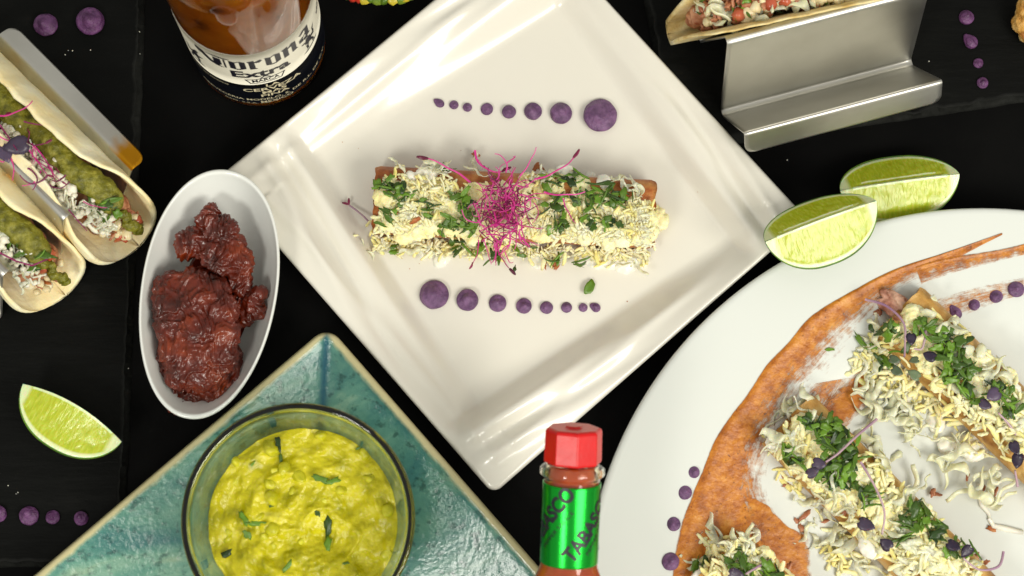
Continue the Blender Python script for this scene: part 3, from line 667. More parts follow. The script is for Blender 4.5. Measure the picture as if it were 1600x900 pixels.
# ------------------------------------------------------------------ filled rolled tortillas with toppings
class Roll:
    def __init__(s, name, label, A, B, half_w, height, hfun, endround=3.0, mat='fried'):
        s.A = Vector((A[0], A[1], 0)); s.B = Vector((B[0], B[1], 0)); s.d = (s.B - s.A); s.L = s.d.length; s.d.normalize()
        s.n = Vector((-s.d.y, s.d.x, 0)); s.w = half_w; s.h = height
        s.base = max(hfun(s.A.lerp(s.B, .5)), 0) + 0.1
        s.hf = hfun
        mid = s.A.lerp(s.B, 0.5); s.yaw = math.atan2(s.d.y, s.d.x)
        s.root = thing(name, label, 'filled tortilla', (mid.x, mid.y, s.base))
        # two rolled tubes side by side, each a rolled sheet with an overlapping flap
        for side in (-1, 1):
            n, m = 60, 36; V = []; rw = s.w * 0.52; cy = side * s.w * 0.48
            for i in range(n):
                t = i / (n - 1); u = t * s.L; e = min(1, min(t, 1 - t) * s.L / 1.6); sc = 0.93 + 0.07 * e
                for k in range(m):
                    a = 2 * math.pi * k / m; rr = 1 + 0.05 * fbm(u * .08, a, side * 7 + s.A.x, 1.0, 3) + 0.035 * (1 if 0.9 < a < 2.0 else 0)
                    y = math.copysign(abs(math.cos(a)) ** 0.85, math.cos(a)) * rw * rr * sc; z = math.copysign(abs(math.sin(a)) ** 0.85, math.sin(a)) * s.h / 2 * rr * sc
                    V.append(s.P(u + 0.8 * nz(a * 2, side, u * .01 + t) * (1 - e * .0) * (1 if i in (0, n - 1) else 0), cy + y, s.h / 2 + z))
            F = grid_faces(n, m, wrap_v=True)
            for (row, fl) in ((0, False), (n - 1, True)):   # hollow ends
                b = len(V)
                for kk, (q, inn) in enumerate(((0.82, 0.3), (0.74, 4.0))):
                    for k in range(m):
                        c = Vector(s.P(row / (n - 1) * s.L, cy, s.h / 2)); p = Vector(V[row * m + k]); p = c + (p - c) * q + s.d * (inn if row == 0 else -inn) * (1 if kk else -0.0)
                        V.append(tuple(p))
                for k in range(m):
                    k2 = (k + 1) % m; q1 = (row * m + k, row * m + k2, b + k2, b + k); q2 = (b + k, b + k2, b + m + k2, b + m + k)
                    F.append(q1 if fl else q1[::-1]); F.append(q2 if fl else q2[::-1])
                F.append(tuple(b + m + k for k in range(m)) if not fl else tuple(b + m + k for k in range(m))[::-1])
            obj('tortilla_roll', V, F, M[mat], s.root)
    def P(s, u, v, z): p = s.A + s.d * u + s.n * v; return (p.x, p.y, s.base + z)
    def surf(s, u, v):
        q = min(1, abs(v) / (s.w * 1.02)); e = max(0.0, min(1, min(u, s.L - u) / 3 + 0.4))
        z = s.h * (1 - q ** 3.2) ** (1 / 2.2)
        for cy in (-s.w * .48, s.w * .48):
            k = abs(v - cy) / (s.w * 0.54)
            if k < 1: z = max(z, s.h / 2 * (1 + (1 - k ** 2.35) ** 0.425))
        return (z + 0.2) * (e if 0 <= u <= s.L else 0.2)
    def uv(s, px, py, z=None):
        z = s.base + s.h + 3 if z is None else z
        p = at(px, py, z); p.z = 0; return (p - s.A).dot(s.d), (p - s.A).dot(s.n)
    def put(s, name, meshes, u, v, dz, rn, pitch=0.35, sc=(0.85, 1.2), yaw=None):
        hs = s.surf(u, v); sl = (s.surf(u, v + 1.2) - s.surf(u, v - 1.2)) / 2.4; sl = max(-1.1, min(1.1, sl))
        loc = Vector(s.P(u, v, hs + dz)); y = rn.uniform(0, 6.28) if yaw is None else yaw
        gz = s.hf(loc) + 0.5
        if loc.z < gz: loc.z = gz
        tilt = Matrix.Rotation(math.atan(sl), 3, s.d)
        rot = tilt @ Euler((rn.uniform(-pitch, pitch), rn.uniform(-pitch, pitch), y)).to_matrix()
        k = rn.uniform(*sc)
        return inst(name, rn.choice(meshes), s.root, loc, rot, k)

def mound(roll, spots, mat, name, seed, voxel=0.8, amp=1.1, sc=0.16, kind=None):
    balls = []
    rn = random.Random(seed)
    for (u, v, r, h) in spots:
        p = roll.P(u, v, roll.surf(u, v) - h * 0.2); balls.append((p, (r, r * rn.uniform(.7, 1.0), h), (0, 0, rn.uniform(0, 3))))
    blob(name, balls, M[mat], roll.root, voxel, kind='stuff' if name == 'cream_drizzle' else None, disp=lambda x, y, z: amp * (fbm(x, y, z, sc * 2.2, 4) + 0.55 * (0.5 - abs(noise.noise(Vector((x * .45, y * .45, z * .45)))) * 2)), smooth_it=2)

# --- centre taquito
R1 = Roll('taquito', 'fried taquito on the square cream plate, topped with cheese, cilantro and a magenta sprout tuft',
          at(585, 312, 14), at(1022, 335, 14), 15.0, 17.0, sq_h)
rn = random.Random(31)
sp = [(6 + 6.2 * k, -1.0 + 3 * math.sin(k), 6.5, 3.6) for k in range(20)] + [(7 + 5.6 * k, -10.5 + 1.5 * math.sin(k * 2), 5.5, 3.4) for k in range(21)]
for k in range(60):
    u = rn.uniform(4, R1.L - 4); v = rn.uniform(-15.5, 6) if (u < 30 or u > 95) else rn.uniform(-15.5, 11)
    sp.append((u, v, rn.uniform(3, 5.5), rn.uniform(2.0, 3.4)))
mound(R1, sp, 'cheese', 'cheese_bed', 5, amp=1.5)
def px_on(roll, px, py, z=None): return roll.uv(px, py, z)
def scatter(roll, name, meshes, regions, rn, dz=(0.5, 4.5), **kw):
    if name == 'cheese_shred': dz = (0.8, 3.8)
    for (px, py, sx, sy, n) in regions:
        if name == 'cheese_shred': n = int(n * (1.7 if roll is R1 else 1.15))
        if name == 'cilantro_piece' and roll is not R1: n = int(n * 1.35 + .5)
        u0, v0 = roll.uv(px, py)
        for k in range(n):
            u = u0 + rn.gauss(0, sx / 3.7); v = v0 + rn.gauss(0, sy / 3.7)
            roll.put(name, meshes, u, v, rn.uniform(*dz), rn, **kw)
cream = [(px_on(R1, x, y)) + (r, h) for x, y, r, h in ((668, 268, 6, 2.2), (690, 262, 5, 2), (640, 275, 3.5, 1.8), (850, 262, 5, 2), (885, 270, 6, 2.2), (925, 266, 5, 2), (945, 282, 4, 2), (960, 385, 7, 2.6), (985, 398, 6, 3), (1005, 390, 5, 3),
                                                      (935, 388, 6, 2.2), (660, 378, 4, 1.6), (690, 390, 5, 1.8), (770, 375, 4, 2), (845, 392, 5, 2), (825, 350, 4, 2), (790, 258, 5, 2))]
mound(R1, cream, 'crema', 'cream_drizzle', 9, amp=0.6)
scatter(R1, 'cheese_shred', CH, [(665, 312, 24, 16, 110), (640, 345, 24, 14, 80), (605, 362, 12, 8, 36), (700, 296, 20, 12, 26), (665, 370, 30, 8, 60), (740, 380, 22, 6, 16), (592, 372, 5, 6, 12), (625, 285, 16, 10, 20), (790, 368, 26, 9, 60), (760, 350, 22, 10, 20), (720, 372, 14, 6, 20),
                                  (850, 345, 24, 16, 90), (900, 362, 28, 12, 90), (960, 345, 22, 16, 80), (1002, 340, 11, 14, 90), (1008, 372, 8, 12, 60), (960, 380, 24, 9, 64), (850, 385, 20, 6, 34), (840, 280, 22, 10, 24), (900, 320, 32, 12, 36)], rn, sc=(0.75, 1.1))
scatter(R1, 'cabbage_strip', CAB, [(650, 262, 14, 8, 3), (700, 262, 20, 5, 3), (745, 258, 10, 8, 3), (860, 268, 15, 6, 3), (965, 280, 14, 6, 3), (1000, 290, 12, 8, 3), (620, 380, 15, 6, 2), (980, 395, 15, 5, 2)], rn, dz=(2, 5), sc=(0.6, 0.95))
scatter(R1, 'cilantro_piece', HB, [(605, 290, 10, 8, 10), (622, 305, 9, 7, 9), (604, 345, 6, 12, 6), (612, 372, 5, 8, 3), (668, 318, 10, 10, 6), (690, 352, 12, 6, 8), (720, 330, 12, 16, 20), (728, 360, 14, 12, 16), (705, 348, 12, 10, 8),
                                    (885, 275, 12, 8, 10), (900, 268, 12, 5, 6), (870, 285, 10, 8, 5), (915, 310, 16, 10, 18), (945, 298, 16, 8, 12), (965, 312, 14, 8, 9), (880, 352, 14, 6, 10), (925, 345, 14, 5, 7), (860, 320, 14, 12, 10), (945, 350, 12, 6, 5),
                                    (815, 385, 8, 10, 4), (870, 395, 5, 4, 3), (912, 400, 5, 3, 3), (700, 260, 10, 5, 4), (770, 392, 8, 5, 4)], rn, dz=(3.0, 6.0), sc=(0.62, 1.05))
scatter(R1, 'fried_crumb', BR, [(742, 226, 2, 3, 2), (846, 248, 3, 2, 2), (870, 402, 10, 2, 5), (625, 345, 20, 10, 4)], rn, dz=(1, 4))
u_, v_ = R1.uv(742, 240); R1.put('cabbage_strip', [CAB[2]], u_, v_, 4, rn, yaw=R1.yaw + 1.55, sc=(.6, .6))

# --- magenta tuft lying on the taquito
tp = at(785, 322, 34)
tuft = thing('microgreen_tuft', 'tangle of magenta microgreen stems heaped on the middle of the taquito', 'microgreens', (tp.x, tp.y, 26))
def sprout_piece(root, me, loc, yaw, pit, rn, leafs, lp=0.7, sc=1.0, roll_=0.0, name='stem'):
    rot = Euler((roll_, pit, yaw)).to_matrix(); o = inst(name, me, root, loc, rot, sc)
    if o is not None and rn.random() < lp:
        tipl = Vector(me['tip']); l = bpy.data.objects.new('sprout_leaf', rn.choice(leafs)); COL.objects.link(l); l.parent = o
        off = Euler((0, 0, me['yaw'])).to_matrix() @ Vector((2.0, 0, 0))
        l.location = (tipl + off) * MM; l.rotation_euler = (rn.uniform(-.5, .5), rn.uniform(-.4, .4), me['yaw'])
    return o
for k in range(236):
    a = rn.uniform(0, 6.28); rr = abs(rn.gauss(0, 1)); c = at(785 + 18 * rn.gauss(0, 1), 326 + 24 * rn.gauss(0, 1), 31 + rn.uniform(-2, 9))
    u, v = (Vector((c.x, c.y, 0)) - R1.A).dot(R1.d), (Vector((c.x, c.y, 0)) - R1.A).dot(R1.n)
    c.z = max(c.z - 1, R1.base + R1.surf(u, v) + 2)
    sprout_piece(tuft, rn.choice(MS), c, a, rn.uniform(-.15, .15), rn, RL, 0.07, rn.uniform(0.4, 0.9), rn.uniform(0, 6.28))
for (x, y, a, s) in ((775, 372, -1.45, 1.1), (742, 235, -1.5, 1.15), (735, 285, 2.6, 1.2), (835, 280, 0.2, 1.1), (880, 310, -1.3, 0.8), (850, 300, -0.3, 1.0), (795, 360, -1.0, 1.0), (790, 270, 1.2, 0.8), (812, 275, 0.9, 0.8), (815, 345, -1.5, 0.8)):
    sprout_piece(tuft, MS[rn.choice([1, 2, 4, 5, 7])], at(x, y, 36), a, 0.0, rn, RL, 1.0, s, 0)
# stray bits
c = at(552, 330, sq_h(at(552, 330, 6)) + 1)
st = thing('loose_sprout', 'single pale pink sprout lying on the square plate left of the taquito', 'sprout', (c.x, c.y, c.z))
v, f = tube([at(578, 348, 9), at(568, 338, 8), at(556, 328, 7), at(546, 321, 7)], 0.45, 6); obj('stem', v, f, M['sprout_stem'], st)
for (x, y, a) in ((540, 318, 2.9), (545, 315, 1.6)): inst('sprout_leaf', RL[0], st, at(x, y, 7.2), Euler((0, 0, a)).to_matrix(), 0.8)
c = at(921, 449, 6)
o = tag(link('cilantro_leaf', leaf_mesh('cilantro_leaf', M['herb'], 7.4, 4.0, 391, 0.16)), 'single cut cilantro leaf lying on the bare square plate above the small puree dots', 'herb leaf')
o.location = (c.x * MM, c.y * MM, 6.4 * MM); o.rotation_euler = (0.15, 0.1, 1.1)

# ------------------------------------------------------------------ round plate: sauce smear
smear_root = thing('sauce_smear', 'rust red sauce smeared in a broad arc across the round white plate', 'sauce', (160, 60, 6))
def smear(outer, inner, cov, seed, n=150, m=34, thick=0.9, name='smear_arc'):
    def rs(pts, t):
        x = t * (len(pts) - 1); i = min(len(pts) - 2, int(x)); f = x - i
        p0, p1, p2, p3 = [Vector(pts[max(0, min(len(pts) - 1, i + k))]) for k in (-1, 0, 1, 2)]
        return 0.5 * ((2 * p1) + (p2 - p0) * f + (2 * p0 - 5 * p1 + 4 * p2 - p3) * f * f + (3 * p1 - p0 - 3 * p2 + p3) * f ** 3)
    V, cv, su, sv = [], [], [], []
    for i in range(n):
        t = i / (n - 1); a, b = rs(outer, t), rs(inner, t)
        for j in range(m):
            s = j / (m - 1); px = a.lerp(b, s); w = cov(t, s); p = at(px.x, px.y, 10); p = at(px.x, px.y, round_h(p))
            e = min(s / 0.06, (1 - s) / 0.12, 1); ridge = math.exp(-((s - 0.1) / 0.1) ** 2) * thick * 0.7 * min(1, t * 5)
            zz = round_h(p) + 0.25 + e * (0.12 * thick + 0.6 * ridge + 0.35 * thick * max(0, fbm(p.x, p.y, seed, .25, 4)))
            V.append((p.x, p.y, zz)); cv.append(w * min(1, s / 0.03 + .25) * min(1, (1 - s) / 0.08 + 0.1)); su.append(t * n * 0.05); sv.append(s * 4.0)
    o = obj(name, V, grid_faces(n, m, flip=True), M['smear'], smear_root); attr(o.data, 'cover', cv); attr(o.data, 'su', su); attr(o.data, 'sv', sv); return o
outer = [(1566, 364), (1520, 380), (1470, 397), (1400, 420), (1340, 450), (1270, 492), (1232, 535), (1200, 568), (1165, 620), (1138, 655), (1115, 692), (1098, 735), (1080, 778), (1064, 822), (1054, 872), (1048, 935)]
inner = [(1566, 367), (1525, 388), (1482, 412), (1440, 440), (1400, 466), (1345, 525), (1300, 575), (1262, 620), (1235, 665), (1215, 700), (1200, 745), (1205, 790), (1230, 820), (1262, 840), (1268, 880), (1270, 935)]
def cov1(t, s):
    base = 0.92 - 1.15 * max(0, s - 0.14) ** 0.9
    if t > 0.55: base += 0.20 * min(1, (t - .55) * 6)
    if t > 0.74: base = max(base, 0.95 - 1.6 * abs(s - 0.86))
    if t < 0.15: base = 0.85
    return base
smear(outer, inner, cov1, 1)
smear([(1612, 378), (1570, 388), (1530, 395), (1480, 402), (1430, 415)], [(1612, 396), (1575, 405), (1530, 416), (1485, 428), (1440, 445)], lambda t, s: 0.62 - 0.55 * abs(s - .35), 2, 60, 14, 0.7, 'smear_speckle')
smear([(1600, 432), (1540, 445), (1490, 458), (1440, 475)], [(1600, 462), (1545, 478), (1490, 500), (1440, 515)], lambda t, s: 0.36 - 0.35 * abs(s - .5), 3, 50, 14, 0.2, 'smear_tint')
smear([(1340, 578), (1318, 600), (1290, 625), (1262, 655)], [(1385, 580), (1362, 620), (1340, 650), (1300, 690)], lambda t, s: 0.95 - 1.4 * abs(s - .5), 4, 50, 20, 0.6, 'smear_streak')
smear([(1270, 600), (1250, 625), (1235, 650)], [(1330, 590), (1300, 630), (1275, 660)], lambda t, s: 0.6 - 0.9 * abs(s - .5), 5, 40, 18, 0.4, 'smear_streak')

# ------------------------------------------------------------------ round plate: three topped rolls
def dress(roll, seed, cheese, cab, herbs, meats, creams, bed_v=(-12, 12), nbed=24):
    rn = random.Random(seed); sp = [(8 + 7.0 * k, 2.5 * math.sin(k * 1.7), 7.5, 4.0) for k in range(int((roll.L - 12) / 7))]
    for k in range(nbed): sp.append((rn.uniform(5, roll.L - 8), rn.uniform(*bed_v), rn.uniform(4, 7), rn.uniform(2, 3.6)))
    mound(roll, sp, 'cheese', 'cheese_bed', seed, amp=1.6)
    if creams: mound(roll, [roll.uv(x, y) + (r, h) for x, y, r, h in creams], 'crema', 'cream_drizzle', seed + 1, amp=0.7)
    for k in range(60):
        roll.put('cheese_shred', CH, rn.uniform(8, roll.L - 4), max(-15, min(12, rn.gauss(-1, 8))), rn.uniform(.3, 3), rn, sc=(.9, 1.6))
    scatter(roll, 'cheese_shred', CH, [(a, b, c * .8, d * .8, int(e * 1.5)) for a, b, c, d, e in cheese], rn, sc=(0.9, 1.6)); scatter(roll, 'cabbage_strip', CAB, [(a, b, c, d, int(e * 1.6)) for a, b, c, d, e in cab], rn, dz=(2, 5), sc=(0.7, 1.25), pitch=0.22)
    for k in range(34):
        roll.put('cabbage_piece', CABW, rn.uniform(5, roll.L - 5), max(-14, min(13, rn.gauss(0, 8))), rn.uniform(1.5, 3.5), rn, pitch=.3)
    scatter(roll, 'cilantro_piece', HB, herbs, rn, dz=(3.5, 7), sc=(0.75, 1.25)); scatter(roll, 'meat_shred', MT, [(a, b, c, d, e // 2) for a, b, c, d, e in meats], rn, dz=(0, 2), sc=(.7, 1.2))
Q1 = Roll('topped_tortilla_roll', 'upper rolled tortilla on the round plate with pink meat at its tip', at(1398, 488, 14), at(1690, 775, 14), 15.0, 17.0, round_h, mat='fried_light')
dress(Q1, 71, [(1390, 530, 22, 16, 18), (1370, 560, 16, 18, 16), (1420, 590, 26, 18, 24), (1460, 620, 26, 18, 24), (1500, 640, 26, 18, 22), (1540, 660, 26, 20, 24), (1580, 680, 20, 22, 22), (1560, 610, 20, 12, 12), (1590, 640, 12, 20, 14)],
      [(1370, 600, 16, 16, 5), (1400, 640, 18, 12, 5), (1350, 570, 12, 12, 3), (1450, 660, 20, 14, 5), (1570, 745, 16, 18, 5), (1500, 700, 18, 12, 4), (1380, 520, 14, 10, 3), (1470, 520, 10, 10, 2), (1540, 590, 16, 12, 3)],
      [(1385, 520, 8, 14, 9), (1400, 550, 8, 10, 6), (1470, 540, 14, 14, 18), (1490, 575, 14, 12, 16), (1500, 600, 18, 8, 12), (1555, 610, 10, 10, 10), (1575, 640, 8, 8, 6), (1440, 510, 8, 8, 5)],
      [(1400, 490, 8, 8, 8), (1560, 740, 14, 14, 6), (1420, 520, 8, 8, 4)], [(1480, 650, 6, 2.5), (1540, 690, 7, 3), (1440, 610, 6, 2.5), (1580, 610, 6, 2.5), (1500, 690, 5, 2)])
blob('pork_piece', [(at(x, y, z), (a, b, c), (0, 0, e)) for x, y, z, a, b, c, e in ((1398, 466, 19, 7, 2.6, 3, -.5), (1408, 476, 21, 8, 2.8, 3, -.8), (1390, 478, 18, 6, 2.6, 3, -.4), (1418, 488, 20, 7, 2.6, 3, -1.0), (1402, 490, 19, 7, 3, 3, -.7), (1380, 470, 15, 4, 2, 2, .2))],
     M['meat_pink'], Q1.root, 0.5, lambda x, y, z: 0.9 * (0.5 - abs(noise.noise(Vector((x * .5 + y * .4, (y - x) * .15, z * .4)))) * 2) + .5 * fbm(x, y, z, .6, 3))
Q2 = Roll('topped_tortilla_roll', 'middle rolled tortilla on the round plate with cabbage at its tip', at(1228, 655, 14), at(1540, 965, 14), 15.5, 17.0, round_h, mat='fried_light')
dress(Q2, 72, [(1225, 690, 16, 20, 16), (1255, 740, 22, 14, 20), (1300, 760, 26, 16, 22), (1370, 740, 26, 18, 26), (1410, 800, 30, 22, 34), (1350, 830, 26, 18, 26), (1460, 850, 28, 20, 30), (1420, 880, 26, 16, 26), (1500, 885, 20, 16, 16), (1320, 870, 22, 10, 16)],
      [(1245, 640, 10, 14, 5), (1215, 690, 10, 14, 4), (1300, 780, 18, 10, 5), (1390, 700, 12, 16, 4), (1420, 850, 26, 12, 5), (1280, 840, 12, 14, 2), (1350, 870, 22, 12, 5), (1440, 760, 18, 14, 4)],
      [(1270, 665, 14, 8, 13), (1300, 690, 14, 14, 18), (1320, 720, 14, 14, 22), (1300, 745, 10, 8, 8), (1235, 712, 12, 5, 8), (1350, 780, 10, 10, 8), (1430, 800, 16, 10, 16), (1410, 830, 8, 10, 5), (1500, 860, 14, 8, 9), (1460, 820, 10, 8, 5)],
      [(1240, 745, 14, 6, 5), (1265, 810, 8, 8, 6), (1310, 800, 10, 8, 5), (1555, 880, 10, 10, 5), (1480, 770, 10, 8, 4)], [(1290, 790, 7, 3), (1330, 780, 6, 2.5), (1380, 790, 6, 2.5), (1440, 870, 6, 2.5), (1255, 765, 5, 2), (1370, 850, 7, 2.5), (1210, 690, 4, 2)], nbed=30)
Q3 = Roll('topped_tortilla_roll', 'lowest rolled tortilla on the round plate, mostly cut by the picture bottom', at(1120, 868, 14), at(1420, 1160, 14), 15.0, 17.0, round_h, mat='fried_light')
dress(Q3, 73, [(1130, 860, 18, 14, 26), (1165, 870, 20, 16, 28), (1200, 895, 18, 14, 24), (1110, 890, 12, 10, 14), (1230, 930, 18, 14, 16)],
      [(1140, 850, 14, 10, 5), (1180, 860, 14, 10, 4), (1090, 895, 8, 8, 2)],
      [(1155, 880, 10, 10, 10), (1200, 895, 10, 8, 8), (1105, 885, 5, 5, 3), (1180, 900, 12, 6, 6)], [(1090, 895, 6, 6, 4), (1240, 880, 6, 6, 3)], [(1160, 890, 6, 2.5), (1100, 900, 5, 2)])

def sprout(root, pts, leaves, z=34, r=0.55):
    P_ = [at(x, y, zz) for x, y, zz in pts]
    # smooth the path
    Q_ = []
    for i in range(len(P_) - 1):
        p0, p1, p2, p3 = P_[max(0, i - 1)], P_[i], P_[i + 1], P_[min(len(P_) - 1, i + 2)]
        for k in range(6):
            f = k / 6; Q_.append(0.5 * ((2 * p1) + (p2 - p0) * f + (2 * p0 - 5 * p1 + 4 * p2 - p3) * f * f + (3 * p1 - p0 - 3 * p2 + p3) * f ** 3))
    Q_.append(P_[-1]); v, f = tube(Q_, r, 6, lambda t: 1.15 - .35 * t); o = obj('sprout', v, f, M['sprout_stem'], root)
    for (x, y, zz, a, kind, s) in leaves:
        me = PL[int(x) % 4] if kind == 'p' else GL[int(x) % 3]
        l = bpy.data.objects.new('sprout_leaf', me); COL.objects.link(l); l.parent = o
        l.matrix_parent_inverse = (Matrix.Translation(root.location)).inverted() if False else Matrix.Identity(4)
        l.matrix_parent_inverse = Matrix.Identity(4)
        l.location = at(x, y, zz) * MM; l.rotation_euler = (R.uniform(-.3, .3), R.uniform(-.3, .3), a); l.scale = (s, s, s)
sprout(Q1.root, [(1352, 468, 26), (1385, 478, 30), (1412, 505, 33), (1414, 540, 34), (1413, 558, 35)], [(1402, 580, 35, 2.6, 'g', .95), (1428, 585, 35, -0.6, 'g', .95), (1398, 562, 34.5, 2.9, 'g', .8), (1428, 563, 34.5, 0.2, 'g', .7)])
sprout(Q1.root, [(1480, 512, 26), (1450, 512, 30), (1445, 530, 33), (1440, 545, 34), (1428, 545, 34)], [(1452, 556, 34, -0.4, 'p', .95), (1424, 530, 34, 1.5, 'p', .9)])
sprout(Q1.root, [(1600, 700, 27), (1580, 668, 31), (1560, 645, 34)], [(1552, 617, 36, 0.5, 'p', 1.15), (1540, 632, 36, 2.7, 'p', .95)])
sprout(Q1.root, [(1590, 760, 26), (1586, 735, 31)], [(1590, 720, 33, 1.3, 'p', 1.0), (1586, 700, 33, 1.9, 'p', .9)])
sprout(Q2.root, [(1370, 655, 28), (1340, 680, 33), (1310, 708, 36), (1290, 722, 36)], [(1280, 725, 36, 2.9, 'p', 1.0), (1270, 738, 36, 3.6, 'p', .85)])
sprout(Q2.root, [(1345, 722, 34), (1368, 762, 36), (1382, 800, 36), (1378, 835, 34)], [(1354, 820, 35, 2.7, 'p', 1.1), (1384, 850, 34, -0.8, 'p', 1.0)])
sprout(Q2.root, [(1568, 862, 27), (1560, 885, 29), (1530, 890, 31), (1505, 872, 33)], [(1490, 853, 34, 2.6, 'p', .9), (1510, 862, 34, 0.8, 'p', .9)])
sprout(Q3.root, [(1205, 874, 28), (1185, 885, 32), (1165, 897, 34)], [(1150, 898, 34, 3.0, 'p', 1.0)])
# loose bits on the round plate
for k, (x, y, lab) in enumerate([(1297, 546, 'tiny round cilantro piece lying alone on the sauce stain of the round plate')]):
    z = round_h(at(x, y, 6)) + .6; c = at(x, y, z); o = tag(link('cilantro_leaf', HB[1]), lab, 'herb leaf'); o.location = c * MM; o.scale = (.6, .6, .6)
dr = thing('cream_drip', 'thin wandering drip of cream with a red tip between the rolls at the right edge', 'cream', at(1540, 800, 6))
zr = round_h(at(1540, 800, 6)) + 0.5
v, f = tube([at(x, y, zr) for x, y in ((1528, 755), (1530, 775), (1534, 790), (1545, 803), (1548, 815))], 1.0, 8, lambda t: .7 + .5 * math.sin(t * 9) ** 2); obj('cream_trail', v, f, M['crema'], dr)
v, f = tube([at(x, y, zr) for x, y in ((1545, 810), (1552, 822), (1570, 826), (1598, 832))], 1.1, 8, lambda t: .8 + .5 * math.sin(t * 7) ** 2); obj('cream_trail', v, f, M['crema'], dr)
inst('sauce_speck', CR[0], dr, at(1550, 826, zr), Euler((0, 0, 0)).to_matrix(), 1.2).data = BR[0]

# ------------------------------------------------------------------ taco holders
def holder(label, org, ang, length, prof, z0, end_trim=None, stain=False, sideflip=1):
    """bent sheet: prof is a list of (q, z); q runs across, the sheet runs along +u"""
    root = thing('taco_holder', label, 'taco holder', (org.x, org.y, z0))
    du = Vector((math.cos(ang), math.sin(ang), 0)); dq = Vector((-math.sin(ang), math.cos(ang), 0)) * sideflip
    pts = [Vector((q, z)) for q, z in prof]; path = []
    for i, p in enumerate(pts):                     # rounded bends
        if 0 < i < len(pts) - 1:
            a, b = (pts[i - 1] - p).normalized(), (pts[i + 1] - p).normalized(); r = 1.6
            for k in range(5):
                t = k / 4; path.append((p + a * r * (1 - t) ** 2 + b * r * t ** 2, i))
        else: path.append((p, i))
    dense = []
    for i in range(len(path) - 1):
        a, b = path[i], path[i + 1]; m_ = max(1, int((b[0] - a[0]).length / (0.6 if len(dense) < 12 else 4)))
        for k in range(m_): dense.append((a[0].lerp(b[0], k / m_), a[1]))
    path = dense + [path[-1]]
    N = len(path); off = []
    for i in range(N):
        a = path[max(0, i - 1)][0]; b = path[min(N - 1, i + 1)][0]; d = (b - a).normalized(); off.append(Vector((-d.y, d.x)))
    nu = 40; V = []; st = []
    tot = [0]
    for i in range(1, N): tot.append(tot[-1] + (path[i][0] - path[i - 1][0]).length)
    def row(side):
        for i in range(N):
            p = path[i][0] + off[i] * (0.45 * side)
            for k in range(nu):
                u = k / (nu - 1) * length
                # rounded free corners of the first lip
                s = tot[i]; rc = 4.5
                if s < rc:
                    ins = rc - math.sqrt(max(0, rc * rc - (rc - s) ** 2)); u = ins + (length - 2 * ins) * k / (nu - 1)
                w = org + du * u + dq * p.x; V.append((w.x, w.y, p.y))
                st.append(max(0.0, min(1.0, (u - (length - 15)) / 6.0 + .5 * nz(u * .3, s * .3, 2))) if (stain and s < 8.6) else 0)
    row(1); row(-1); nb = N * nu
    F = grid_faces(N, nu) + grid_faces(N, nu, off=nb, flip=True)
    for i in range(N - 1):
        F.append((i * nu, i * nu + nb, (i + 1) * nu + nb, (i + 1) * nu)); F.append(((i + 1) * nu - 1, (i + 2) * nu - 1, (i + 2) * nu - 1 + nb, (i + 1) * nu - 1 + nb))
    for k in range(nu - 1):
        F.append((k, k + 1, k + 1 + nb, k + nb)); a = (N - 1) * nu; F.append((a + k, a + k + nb, a + k + 1 + nb, a + k + 1))
    o = obj('bent_sheet', V, F, M['steel'], root); attr(o.data, 'stain', st)
    md = o.modifiers.new('ws', 'WEIGHTED_NORMAL'); md.keep_sharp = True
    return root
Zt = SL + 0.6
lipL, lipR = at(1163, 208, 38), at(1472, 126, 38)
angR = math.atan2((lipR - lipL).y, (lipR - lipL).x)
profR = [(-6.5, 27.5), (0, 38), (17, Zt), (20.5, Zt), (35, 58), (38, 58), (53, Zt), (56.5, Zt), (71, 58), (74, 58), (90, Zt), (93, Zt), (108, 38), (114, 28)]
lipL.z = 0
holder('brushed steel taco holder at the top right with one empty trough and a taco behind', lipL, angR, (lipR - Vector((lipL.x, lipL.y, 38))).length, profR, SL)
# left holder: lip line runs to the lower right
q0, q1 = at(2, 57, 34), at(207, 264, 34)
angL = math.atan2((q1 - q0).y, (q1 - q0).x); dL = (q1 - q0).normalized(); org = q1 - dL * 84; org.z = 0
profL = [(-7.5, 30.5), (0, 34), (15, Zt), (19, Zt), (33, 48), (36, 48), (49, Zt), (53, Zt), (67, 48), (70, 48), (84, Zt), (88, Zt), (102, 34), (109, 30)]
holder('steel taco holder on the left slate with an orange stain on its rail', org, angL, 84.0, profL, SL, stain=True, sideflip=-1)

